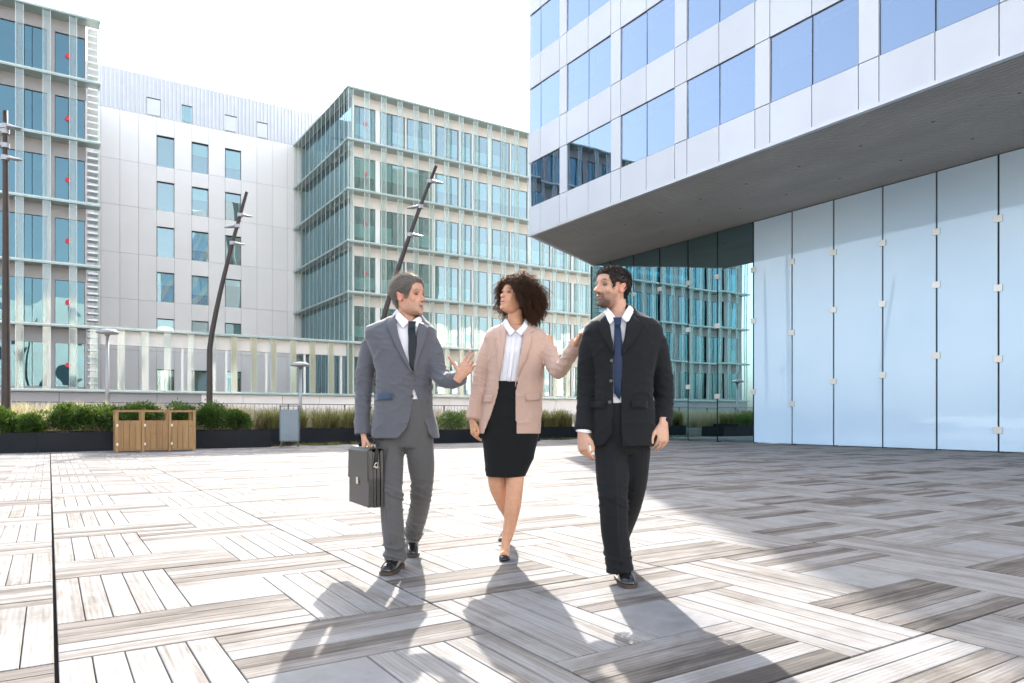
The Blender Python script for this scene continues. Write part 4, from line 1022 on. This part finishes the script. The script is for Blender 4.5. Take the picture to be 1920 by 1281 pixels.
A = Fig(757, 4.36, 'person', 'person in a grey suit with dark tie carrying a black briefcase')
h1 = Head(jaw=1.12, nose=1.0, wide=1.02); T1, Ti1 = frame(A.p(767, 557), math.radians(63), math.radians(3), 0, .236)
b = MB(); h1.add(b, T1, mouth=.045)
men_core(A, b, [(763, 572, .01, .056), (763, 590, .02, .058), (762, 612, .03, .072)],
         [(606, 735, 795, .02, .06), (640, 712, 806, .02, .085), (700, 716, 802, .02, .09), (760, 716, 804, .02, .085)], [(755, 716, 804, .02, .085), (800, 716, 806, .02, .09), (835, 720, 806, .02, .08)],
         [[(700, 632, .02, .045), (684, 725, .03, .036), (683, 812, -.02, .026)], [(806, 632, .02, .045), (824, 704, -.03, .038), (850, 712, -.16, .029), (861, 708, -.22, .027)]],
         [[(735, 825, .01, .06), (731, 865, -.02, .05), (733, 925, -.08, .042), (741, 1025, -.09, .036), (743, 1052, -.09, .032)], [(783, 825, .01, .06), (789, 865, .03, .05), (790, 910, .10, .042), (784, 955, .24, .038), (775, 1006, .43, .034)]])
hand(b, A.p(682, 816, -.03), (0.02, 0, -1), (-1, -.25, 0), 1, [(52, 70, 45)] * 4, thumb=(.8, .3, -.55), size=.98)
hand(b, A.p(862, 706, -.23), (.60, -.10, .80), (-.15, 1, -.1), -1, [(6, 14, 10), (14, 22, 14), (30, 34, 22), (36, 34, 24)], thumb=(.42, .9, -.15), tcurl=(-4, -6), size=1.0, spread=(5, 1, -3, -9), splay=1.0)
me = fuse(b, .0040, 2, .45); paint(me, face_colours(Ti1, (.50, .285, .20), (.42, .17, .14), (.12, .085, .065), (.22, .17, .14, .16, .20), mouth=.045))
finish(me, 'body', M['skin'], A.root); eyes(A, T1)
# shirt
b = MB(); A.loft(b, [(590, 744, 786, .015, .062), (604, 735, 796, .015, .072), (620, 715, 806, .01, .095), (660, 712, 806, 0, .112), (720, 716, 804, 0, .114), (760, 714, 806, 0, .112), (800, 712, 808, .01, .110)])
shirt1 = fuse(b, .008, 3); sb = bvh_of(shirt1); cut(shirt1, [A.poly([(738, 570), (745, 590), (766, 607), (784, 592), (788, 570)], -.07)]); finish(shirt1, 'shirt', M['shirt'], A.root)
for q in ([(741, 577), (734, 588), (757, 617), (768, 604), (757, 594)], [(772, 604), (783, 594), (787, 602), (783, 616)]): A.patch('collar', q, sb, .020, M['shirt'], .005, dy=-.07)
A.patch('tie', [(764, 607), (776, 607), (778, 622), (782, 655), (779, 690), (774, 702), (768, 690), (766, 655), (767, 622)], sb, .013, M['tie_dark'], .006)
A.patch('tie_knot', [(764, 602), (778, 602), (776, 616), (767, 616)], sb, .020, M['tie_dark'], .010)
# jacket
b = MB(); A.loft(b, [(586, 744, 786, .045, .058), (594, 730, 794, .036, .068), (601, 713, 801, .028, .080), (607, 699, 808, .020, .092), (614, 688, 814, .014, .104), (624, 684, 818, .006, .116), (650, 692, 816, 0, .130), (672, 701, 813, 0, .134), (700, 706, 811, 0, .136), (735, 706, 809, 0, .134), (765, 703, 812, .005, .134), (795, 700, 819, .008, .138), (823, 698, 824, .01, .140)], tw=.10)
A.limb(b, [(706, 632, .01, .060), (695, 652, .012, .062), (686, 690, .02, .058), (683, 728, .02, .054), (680, 775, 0, .050), (680, 816, -.02, .050)])
A.limb(b, [(802, 634, .01, .058), (813, 660, .0, .060), (822, 698, -.04, .057), (834, 712, -.10, .054), (850, 713, -.16, .050), (867, 707, -.21, .047)])
jk = fuse(b, .0065, 4); jb = bvh_of(jk)
wrinkle(jk, suit_wrinkles(A, .006, [(A.p(684, 735), .16, 1.6), (A.p(826, 705), .13, 1.8), (A.p(776, 715), .09, 1.0), (A.p(715, 640), .08, .8)]))
cut(jk, [A.poly([(737, 582), (750, 640), (774, 698), (777, 640), (783, 598), (770, 575), (752, 572)]), A.poly([(776, 727), (782, 748), (790, 777), (803, 811), (813, 832), (738, 832), (748, 820), (763, 804), (771, 777), (774, 750)])], zmin=A.p(757, 812).z)
o = finish(jk, 'jacket', M['grey_suit'], A.root); md = o.modifiers.new('t', 'SOLIDIFY'); md.thickness = .004; md.offset = -1; jkt = o
A.patch('lapel', [(738, 583), (724, 606), (729, 611), (727, 618), (743, 652), (772, 700), (775, 702), (762, 668), (749, 634), (741, 606)], jb, .006, M['grey_suit'], .005, parent=jkt)
A.patch('lapel', [(782, 598), (800, 610), (796, 616), (799, 624), (793, 648), (777, 700), (776, 690), (781, 650), (784, 618)], jb, .006, M['grey_suit'], .005, parent=jkt)
A.patch('pocket_flap', [(701, 738), (738, 737), (737, 749), (701, 751)], jb, .007, M['flap_blue'], .004, parent=jkt, cuts=3)
for q in ((777, 709), (772, 743)):
    m = MB(); c = A.p(*q, -.145); h = jb.ray_cast(Vector((c.x, -2, c.z)), Vector((0, 1, 0))); c.y = (h[0].y if h[0] else -.14) - .006; m.tube([c, c + Vector((0, -.005, 0))], .010, 12); m.build('button', M['button'], jkt, False, world=False)
m = MB(); c = A.p(791, 607, -.10); m.tube([c + Vector((-.012, -.02, .006)), c + Vector((.012, -.02, -.004))], .004, 6); m.build('lapel_pin', M['brass'], jkt, False, world=False)
# trousers, socks, shoes
b = MB(); A.loft(b, [(749, 712, 808, .0, .121), (785, 710, 814, .005, .121), (808, 712, 814, .01, .116), (838, 726, 802, .01, .095)])
A.limb(b, [(735, 812, .01, .094), (731, 865, -.02, .084), (733, 925, -.08, .072), (736, 980, -.09, .068), (741, 1025, -.09, .069), (743, 1050, -.09, .072)])
A.limb(b, [(784, 812, .01, .094), (789, 865, .03, .083), (791, 915, .10, .069), (785, 958, .24, .064), (776, 996, .40, .064), (775, 1006, .43, .065)])
tr = fuse(b, .0065, 4); wrinkle(tr, trouser_wrinkles(A, .007, [(A.p(737, 925), .09, 1.5), (A.p(742, 1030), .07, 2.4), (A.p(787, 930, .1), .10, 1.6), (A.p(776, 995, .4), .07, 1.8), (A.p(760, 845), .05, 1.0)], [[(734, 840), (730, 870), (730, 925), (734, 975), (740, 1010)]])); finish(tr, 'trousers', M['grey_trouser'], A.root)
m = MB(); A.limb(m, [(773, 1000, .42, .043), (773, 1034, .46, .042)]); m.build('sock', M['sock'], A.root, True, world=False)
fl = lambda F_, px, py_, dy: Vector((F_.p(px, 900, dy).x, dy, 0.0))
shoe(A, fl(A, 749, 0, .03), math.radians(-8), .29); shoe(A, fl(A, 772, 0, .56), math.radians(8), .29)
# hair: grey, thick and swept back
cap = hair_cap(A, h1, T1, HL_1, lambda a, z: .028 + .062 * max(0, (z - .1) / .4), M['hair_grey'])
rnd = random.Random(31)
def h1fn(r, segs):
    p, n, a, z = r; top = max(0, (z - .12) / .38); ln = (.06 + .145 * top) * rnd.uniform(.7, 1.2)
    tang = Vector((-1, 0, 0)) - n * n.x * -1.0; tang = tang - n * tang.dot(n)
    tang = (tang.normalized() if tang.length > 1e-3 else Vector((0, 0, 1))) + Vector((0, 0, -1.1)) * (1 - top) + Vector((rnd.gauss(0, .35), rnd.gauss(0, .45), rnd.gauss(0, .25)))
    d = (n * (.10 + .55 * top * (1 if abs(a) < 1.6 else .5)) + tang * .9).normalized(); ph = rnd.uniform(0, 6.3); pts = []
    for i in range(segs + 1):
        t = i / segs; pts.append(T1(p + d * ln * t + tang.normalized() * ln * .45 * t * t + n * (.022 * math.sin(ph + t * 5) * t - .03 * t * t)))
    return pts
o = strands(scalp_roots(h1, HL_1, 5200, rnd, .035), h1fn, .0013, 4, rnd).build('hair_strands', M['hair_grey'], cap, True, world=False); tag(o, kind='stuff')

# ---------------------------------------------------------------- man in black suit
B = Fig(1165, 4.0, 'person', 'person in a black suit and navy tie with short beard')
h3 = Head(jaw=1.0, nose=1.16, wide=.98); T3, Ti3 = frame(B.p(1148, 541), math.radians(-62), math.radians(5), 0, .236)
b = MB(); h3.add(b, T3)
men_core(B, b, [(1150, 555, .01, .056), (1156, 575, .02, .058), (1160, 600, .03, .072)],
         [(592, 1130, 1195, .02, .06), (635, 1118, 1218, .02, .085), (700, 1122, 1214, .02, .09), (760, 1122, 1214, .02, .085)], [(755, 1122, 1214, .02, .085), (800, 1120, 1216, .02, .09), (840, 1124, 1212, .02, .08)],
         [[(1108, 630, .02, .045), (1100, 720, .04, .036), (1093, 808, -.02, .027)], [(1226, 630, .02, .045), (1246, 720, .04, .036), (1243, 796, -.05, .027)]],
         [[(1146, 835, .01, .06), (1148, 885, -.02, .05), (1150, 940, -.06, .042), (1158, 1030, -.06, .036), (1163, 1066, -.06, .03)], [(1190, 835, .01, .06), (1188, 885, .04, .05), (1182, 935, .14, .042), (1168, 985, .32, .036), (1149, 1036, .53, .03)]])
hand(b, B.p(1091, 812, -.03), (.08, -.10, -1), (-.75, -.65, 0), 1, [(14, 24, 16), (18, 28, 18), (22, 32, 20), (26, 34, 22)], thumb=(.85, .45, -.3), size=1.02, splay=.7)
hand(b, B.p(1244, 795, -.06), (-.05, -.12, -1), (.55, -.85, 0), -1, [(26, 36, 22), (20, 34, 22), (20, 32, 22), (24, 34, 22)], thumb=(.80, .55, -.25), size=1.04, splay=.7)
me = fuse(b, .0040, 2, .45); paint(me, face_colours(Ti3, (.53, .315, .225), (.40, .15, .13), (.035, .022, .016), (.060, .036, .024, .95, .45), brow_w=1.2))
finish(me, 'body', M['skin'], B.root); eyes(B, T3)
b = MB(); B.loft(b, [(574, 1140, 1184, .015, .062), (590, 1128, 1196, .015, .072), (608, 1112, 1212, .01, .095), (650, 1112, 1216, 0, .112), (720, 1118, 1212, 0, .114), (780, 1116, 1214, 0, .112), (800, 1116, 1214, .01, .110)])
s3 = fuse(b, .008, 3); sb = bvh_of(s3); cut(s3, [B.poly([(1136, 560), (1140, 582), (1159, 599), (1176, 584), (1186, 560)], -.07)]); finish(s3, 'shirt', M['shirt'], B.root)
for q in ([(1140, 574), (1135, 588), (1141, 611), (1154, 598), (1148, 588)], [(1180, 572), (1172, 584), (1164, 598), (1175, 608), (1187, 586)]): B.patch('collar', q, sb, .020, M['shirt'], .005, dy=-.07)
B.patch('tie', [(1153, 606), (1164, 606), (1166, 630), (1168, 665), (1166, 735), (1161, 750), (1151, 737), (1150, 665), (1152, 630)], sb, .014, M['tie_navy'], .006)
B.patch('tie_knot', [(1151, 595), (1167, 595), (1164, 611), (1154, 611)], sb, .021, M['tie_navy'], .010)
b = MB(); B.loft(b, [(570, 1140, 1186, .045, .058), (580, 1134, 1194, .038, .066), (588, 1128, 1206, .030, .078), (596, 1116, 1222, .022, .092), (603, 1105, 1234, .016, .104), (612, 1096, 1242, .008, .114), (624, 1092, 1244, .004, .122), (650, 1100, 1238, 0, .132), (672, 1108, 1230, 0, .136), (700, 1114, 1224, 0, .138), (745, 1114, 1224, 0, .136), (790, 1110, 1228, .005, .138), (836, 1108, 1230, .01, .142)])
B.limb(b, [(1114, 628, .01, .062), (1106, 655, .012, .064), (1102, 700, .03, .060), (1100, 745, .03, .057), (1097, 780, .0, .053), (1095, 808, -.02, .052)])
B.limb(b, [(1222, 628, .01, .064), (1232, 655, .01, .066), (1240, 700, .03, .062), (1245, 745, .03, .058), (1244, 775, 0, .055), (1243, 797, -.03, .054)])
jk = fuse(b, .0065, 4); jb = bvh_of(jk)
wrinkle(jk, suit_wrinkles(B, .005, [(B.p(1100, 735), .14, 1.5), (B.p(1245, 735), .14, 1.5), (B.p(1120, 640), .07, .8), (B.p(1222, 640), .07, .8)]))
cut(jk, [B.poly([(1137, 578), (1143, 620), (1150, 664), (1150, 760), (1147, 812), (1138, 828), (1118, 845), (1165, 845), (1164, 760), (1165, 664), (1174, 622), (1183, 576), (1160, 566)])], zmin=B.p(1165, 826).z)
o = finish(jk, 'jacket', M['black_suit'], B.root); md = o.modifiers.new('t', 'SOLIDIFY'); md.thickness = .004; md.offset = -1; jkt = o
B.patch('lapel', [(1139, 580), (1124, 600), (1130, 606), (1121, 612), (1136, 645), (1150, 668), (1149, 648), (1143, 612)], jb, .006, M['black_suit'], .005, parent=jkt)
B.patch('lapel', [(1181, 578), (1200, 601), (1195, 606), (1208, 611), (1187, 644), (1165, 668), (1166, 655), (1174, 618)], jb, .006, M['black_suit'], .005, parent=jkt)
B.patch('pocket_flap', [(1110, 752), (1134, 752), (1134, 765), (1109, 765)], jb, .007, M['black_suit'], .004, parent=jkt, cuts=3)
B.patch('pocket_flap', [(1184, 752), (1214, 752), (1214, 765), (1184, 765)], jb, .007, M['black_suit'], .004, parent=jkt, cuts=3)
for q in ((1147, 676), (1146, 714), (1144, 754)):
    m = MB(); c = B.p(*q, -.145); h = jb.ray_cast(Vector((c.x, -2, c.z)), Vector((0, 1, 0))); c.y = (h[0].y if h[0] else -.14) - .006; m.tube([c, c + Vector((0, -.005, 0))], .009, 12); m.build('button', M['button'], jkt, False, world=False)
m = MB(); B.limb(m, [(1095, 803, -.02, .044), (1094, 811, -.02, .043)]); m.build('shirt_cuff', M['shirt'], B.root, True, world=False)
b = MB(); B.loft(b, [(756, 1116, 1216, .0, .121), (795, 1116, 1218, .005, .121), (820, 1120, 1216, .01, .116), (850, 1136, 1202, .01, .095)])
B.limb(b, [(1146, 830, .01, .098), (1148, 885, -.02, .092), (1150, 940, -.06, .082), (1152, 990, -.06, .076), (1158, 1030, -.06, .074), (1163, 1072, -.06, .077)])
B.limb(b, [(1190, 830, .01, .092), (1188, 885, .04, .084), (1182, 935, .14, .074), (1168, 985, .32, .066), (1152, 1026, .50, .062), (1148, 1040, .54, .062)])
tr = fuse(b, .0065, 4); wrinkle(tr, trouser_wrinkles(B, .006, [(B.p(1150, 935), .10, 1.6), (B.p(1160, 1045), .07, 1.8), (B.p(1165, 850), .05, 1.0)], [[(1146, 850), (1148, 885), (1148, 940), (1150, 990), (1158, 1050)]])); finish(tr, 'trousers', M['black_suit'], B.root)
shoe(B, fl(B, 1163, 0, .08), math.radians(2), .29); s_ = fl(B, 1147, 0, .66); s_.z = .085; shoe(B, s_, math.radians(6), .28, pitch=math.radians(17))
cap = hair_cap(B, h3, T3, HL_M, lambda a, z: .012 + .032 * max(0, (z - .1) / .4), M['hair_dark'])
rnd = random.Random(32)
def h3fn(r, segs):
    p, n, a, z = r; top = max(0, (z - .12) / .38); ln = (.028 + .055 * top) * rnd.uniform(.7, 1.15)
    tang = Vector((1, 0, 0)) * (.9 * top) + Vector((-.3, 0, -1)) * (1 - top); tang = tang - n * tang.dot(n) + Vector((rnd.gauss(0, .2), rnd.gauss(0, .2), rnd.gauss(0, .2)))
    d = (n * (.32 + .3 * top) + tang * .9).normalized()
    return [T3(p + d * ln * (i / segs)) for i in range(segs + 1)]
o = strands(scalp_roots(h3, HL_M, 4500, rnd, .018), h3fn, .0012, 2, rnd).build('hair_strands', M['hair_dark'], cap, True, world=False); tag(o, kind='stuff')

# ---------------------------------------------------------------- woman in pink blazer
C = Fig(950, 4.66, 'person', 'person in a pale pink blazer and black pencil skirt with curly hair')
hw_ = Head(jaw=.90, nose=.86, wide=.96, lips=1.35); TW, TiW = frame(C.p(965, 558), math.radians(-54), math.radians(17), 0, .226)
b = MB(); hw_.add(b, TW, mouth=.03)
C.limb(b, [(966, 572, .01, .048), (966, 592, .02, .048), (966, 618, .03, .062)], 16)
C.loft(b, [(610, 940, 990, .02, .055), (640, 925, 1012, .02, .08), (690, 930, 1004, .02, .085), (740, 930, 1000, .02, .08)]); C.loft(b, [(735, 930, 1000, .02, .08), (790, 916, 1000, .02, .10), (850, 918, 996, .02, .10)])
C.limb(b, [(918, 634, .02, .038), (898, 715, .03, .031), (886, 786, -.02, .022)], 12); C.limb(b, [(1024, 634, .02, .038), (1046, 690, -.13, .033), (1066, 668, -.30, .028), (1082, 640, -.47, .022)], 12)
C.limb(b, [(968, 850, .0, .075), (965, 905, -.04, .058), (962, 945, -.06, .053), (956, 985, -.04, .042), (948, 1020, -.05, .029), (947, 1034, -.07, .031), (946, 1041, -.13, .030, .018)], 16)
C.limb(b, [(932, 850, .02, .075), (932, 905, .02, .058), (944, 940, .10, .053), (956, 968, .30, .043), (955, 988, .50, .030), (950, 999, .48, .028), (944, 1008, .42, .026, .018)], 16)
hand(b, C.p(885, 789, -.02), (.10, -.15, -1), (-.9, -.4, 0), 1, [(16, 24, 16), (18, 26, 18), (22, 30, 18), (26, 32, 20)], thumb=(.88, .4, -.3), size=.92, splay=.6)
hand(b, C.p(1082, 640, -.47), (.30, -.72, .62), (-.5, -.1, .75), -1, [(26, 30, 18), (28, 32, 18), (30, 32, 18), (32, 32, 18)], thumb=(.7, .7, -.2), size=.92, splay=.8)
me = fuse(b, .0040, 2, .45); paint(me, face_colours(TiW, (.58, .315, .195), (.52, .12, .12), (.05, .03, .022), None, mouth=.03, brow_w=.8))
finish(me, 'body', M['skin'], C.root); eyes(C, TW)
b = MB(); C.loft(b, [(598, 948, 986, .015, .056), (610, 938, 996, .015, .066), (626, 922, 1014, .01, .088), (660, 924, 1012, -.005, .108), (700, 924, 1006, 0, .104), (735, 918, 1000, 0, .100)])
s2 = fuse(b, .008, 3); sb = bvh_of(s2); cut(s2, [C.poly([(946, 586), (953, 608), (967, 623), (980, 608), (987, 586)], -.07)]); wrinkle(s2, lambda x, y, z: fold(x * 22, y * 3, z * 5, .004)); finish(s2, 'shirt', M['shirt'], C.root)
for q in ([(951, 598), (944, 610), (956, 632), (966, 622), (957, 612)], [(984, 600), (978, 612), (967, 622), (977, 632), (990, 612)]): C.patch('collar', q, sb, .016, M['shirt'], .004, dy=-.07)
C.patch('button_placket', [(961, 626), (969, 626), (957, 722), (948, 722)], sb, .004, M['shirt'], .003, cuts=4)
b = MB(); C.loft(b, [(716, 916, 1000, .0, .108), (740, 911, 1006, .0, .116), (780, 904, 1012, .005, .126), (820, 904, 1010, .005, .126), (860, 908, 1000, .0, .116), (893, 911, 985, -.005, .104)])
sk = fuse(b, .0065, 4); wrinkle(sk, lambda x, y, z: fold(x * 6 + z * 3, y * 4, z * 9, .004)); finish(sk, 'skirt', M['black_skirt'], C.root)
b = MB(); C.loft(b, [(597, 949, 986, .042, .052), (605, 941, 996, .034, .062), (611, 930, 1006, .026, .072), (617, 918, 1016, .018, .084), (624, 911, 1023, .010, .096), (634, 908, 1028, .004, .108), (660, 912, 1025, 0, .122), (700, 914, 1020, 0, .126), (740, 908, 1018, .005, .130), (780, 900, 1016, .008, .136), (814, 896, 1014, .01, .140)])
C.limb(b, [(924, 640, .01, .052), (912, 665, .012, .056), (903, 700, .025, .052), (897, 735, .02, .049), (890, 765, 0, .046), (886, 787, -.02, .046)])
C.limb(b, [(1017, 640, .01, .052), (1030, 662, -.03, .056), (1042, 692, -.12, .053), (1052, 692, -.19, .051), (1066, 670, -.32, .046), (1081, 644, -.45, .042)])
jk = fuse(b, .0065, 4); jb = bvh_of(jk)
wrinkle(jk, suit_wrinkles(C, .005, [(C.p(900, 715), .13, 1.3), (C.p(1046, 690), .10, 1.8), (C.p(1028, 650), .08, 1.2)]))
cut(jk, [C.poly([(950, 592), (946, 640), (938, 690), (934, 735), (920, 780), (909, 806), (903, 826), (968, 826), (967, 790), (966, 735), (975, 690), (982, 650), (987, 596), (968, 585)])], zmin=C.p(950, 803).z)
o = finish(jk, 'blazer', M['pink'], C.root); md = o.modifiers.new('t', 'SOLIDIFY'); md.thickness = .004; md.offset = -1; jkt = o
C.patch('lapel', [(951, 596), (938, 610), (928, 621), (938, 624), (932, 634), (934, 680), (936, 712), (941, 680), (948, 640)], jb, .006, M['pink'], .005, parent=jkt)
C.patch('lapel', [(986, 597), (994, 610), (1003, 619), (993, 624), (998, 634), (986, 675), (966, 716), (966, 728), (973, 690), (981, 645)], jb, .006, M['pink'], .005, parent=jkt)
C.patch('pocket_flap', [(985, 737), (1014, 735), (1014, 750), (986, 753)], jb, .006, M['pink'], .004, parent=jkt, cuts=3)
C.patch('pocket_flap', [(905, 741), (924, 741), (922, 755), (904, 755)], jb, .006, M['pink'], .004, parent=jkt, cuts=3)
def pump(heel, toe, h):
    """court shoe: low-cut upper, pointed toe, thin heel"""
    heel, toe = Vector(heel), Vector(toe); d = toe - heel; f = Vector((d.x, d.y, 0)).normalized(); s = Vector((f.y, -f.x, 0)); m = MB(); rings = []
    for t, w, zc, lo in ((0, .55, .045, 0), (.12, .70, .052, 0), (.35, .62, .030, .2), (.55, .82, .026, .6), (.72, 1.0, .034, 1), (.86, .85, .030, 1), (.95, .5, .022, 1), (1.0, .2, .012, 1)):
        c = heel.lerp(toe, t) + Vector((0, 0, 0)); c.z = heel.z + (toe.z - heel.z) * min(1, t / .7)
        rings.append([c + s * (.036 * w * math.cos(a)) + Vector((0, 0, .004 + zc * max(0, math.sin(a)) ** .7)) for a in [2 * math.pi * k / 14 for k in range(14)]])
    m.loft(rings); o = m.build('shoe', M['leather'], C.root, True, world=False)
    if h > 0:
        m = MB(); c = heel + f * .012; m.tube([c, c + Vector((0, 0, -h * .4)), c + Vector((0, .0, -h))], [.016, .008, .005], 8); m.build('heel', M['leather'], o, True, world=False)
    return o
q = fl(C, 949, 0, 0); pump((q.x, .04, .075), (fl(C, 944, 0, -.18).x, -.17, .004), .074)
q = fl(C, 956, 0, .5); pump((C.p(958, 988, .60).x, .60, .19), (C.p(938, 1008, .44).x, .42, .02), .085)
# curls
cap = hair_cap(C, hw_, TW, HL_W, lambda a, z: .10, M['hair_curl'])
rnd = random.Random(33)
def curl(r, segs):
    p, n, a, z = r; back = max(0, min(1, (abs(a) - .5) / 1.4)); ln = (.22 + .56 * back) * rnd.uniform(.75, 1.2)
    if abs(a) < .9: ln *= .62 if z < .4 else .8
    if z > .36: ln *= .62
    n2 = (n + Vector((rnd.gauss(0, .22) - .10, rnd.gauss(0, .22), rnd.gauss(0.1, .2)))).normalized()
    e1 = n2.cross(Vector((rnd.gauss(0, 1), rnd.gauss(0, 1), rnd.gauss(0, 1)))).normalized(); e2 = n2.cross(e1); ph = rnd.uniform(0, 6.3); rr = rnd.uniform(.022, .042); tn = rnd.uniform(2.5, 4.2) * (ln / .5)
    pts = []; c = p.copy(); d = n2.copy()
    for i in range(segs + 1):
        t = i / segs; w = 6.283 * tn * t + ph; k = rr * min(1, t * 4)
        pts.append(TW(c + (e1 * math.cos(w) + e2 * math.sin(w)) * k))
        d = (d + Vector((-.02, 0, -.085)) * (1.2 if back > .3 else .8)).normalized(); c = c + d * (ln / segs) * (.78)
    return pts
o = strands(scalp_roots(hw_, HL_W, 2600, rnd, .09), curl, .0017, 20, rnd, .6).build('curls', M['hair_curl'], cap, True, world=False); tag(o, kind='stuff')

# ---------------------------------------------------------------- briefcase in the grey-suited person's hand
hz = A.p(684, 836, -.05)
base_l = A.p(686, 895, -.02); wbase = A.root.matrix_basis @ Vector((base_l.x, base_l.y, 0))
BZ = A.p(684, 945, -.02).z; HT = A.p(684, 843, -.02).z - BZ
bg_ = thing('briefcase', 'black leather briefcase with flap and shoulder strap held by grey suited person', 'bag', (wbase.x, wbase.y, BZ), -YAW - math.radians(60)); bg_.scale = (0.95, 0.62, 1.0)
# local: x along the long face, y towards its back; front flap faces -y
Lb, Db = .195, .075
m = MB(); m.loft([[Vector((x * Lb * w, y * .022 - .052, z)) for x, y in ((-1, -1), (1, -1), (1, 1), (-1, 1))] for z, w in ((0, 1.0), (HT * .5, 1.0), (HT, .93))]); fp = m.build('front_panel', M['bag'], bg_, False, world=False)
for k, yy in enumerate((-.010, .026)):
    m = MB(); m.loft([[Vector((x * Lb * w, y * .014 + yy, z)) for x, y in ((-1, -1), (1, -1), (1, 1), (-1, 1))] for z, w in ((-.004, .97), (HT * .5, .985), (HT * .97, .90))]); m.build('gusset', M['bag'], bg_, False, world=False)
m = MB(); m.loft([[Vector((x * Lb * w, y * .012 + .060, z)) for x, y in ((-1, -1), (1, -1), (1, 1), (-1, 1))] for z, w in ((0, 1.0), (HT * .5, 1.0), (HT, .93))]); m.build('back_panel', M['bag'], bg_, False, world=False)
m = MB(); rings = []
for (y, z, w) in ((.074, HT - .02, .93), (.072, HT + .008, .94), (.03, HT + .014, .945), (-.05, HT + .012, .95), (-.080, HT - .004, .955), (-.081, HT * .72, .99), (-.081, HT * .46, 1.01)):
    nrm = Vector((0, -1, 0)) if y < -.06 and z < HT else Vector((0, 0, 1))
    rings.append([Vector((-Lb * w, y, z)), Vector((Lb * w, y, z)), Vector((Lb * w, y, z)) + nrm * .005, Vector((-Lb * w, y, z)) + nrm * .005])
m.loft(rings); fpn = m.build('flap', M['bag'], bg_, False, world=False)
m = MB(); m.loft([[Vector((x * .016, -.087 + y * .004, z)) for x, y in ((-1, -1), (1, -1), (1, 1), (-1, 1))] for z in (HT * .38, HT * .50)]); m.build('clasp', M['brass'], fpn, False, world=False)
m = MB(); m.tube([(-.055, 0, HT + .012), (-.050, 0, HT + .045), (-.02, 0, HT + .058), (.02, 0, HT + .058), (.050, 0, HT + .045), (.055, 0, HT + .012)], .010, 8); m.build('handle', M['strap'], bg_, True, world=False)
m = MB(); m.tube([(Lb * .97, .0, HT * .76), (Lb * .85, .03, HT + .05), (.07, .02, HT + .075), (-.04, -.0, HT + .07), (-Lb * .8, -.02, HT * .9), (-Lb * 1.22, -.02, HT * .52), (-Lb * 1.18, -.02, HT * .2), (-Lb * 1.02, 0, HT * .28), (-Lb * .97, 0, HT * .72)], [(.004, .018)] * 9, 8); m.build('shoulder_strap', M['strap'], bg_, True, world=False)
m = MB()
for s in (-1, 1):
    c = Vector((s * (Lb + .004), .0, HT * .74)); m.tube([c + Vector((0, .016 * math.cos(t * .7), .016 * math.sin(t * .7))) for t in range(10)], .003, 6)
m.tube([(Lb + .006, -.03, HT * .72), (Lb + .008, .03, HT * .70)], .004, 6); m.build('strap_ring', M['brass'], bg_, True, world=False)
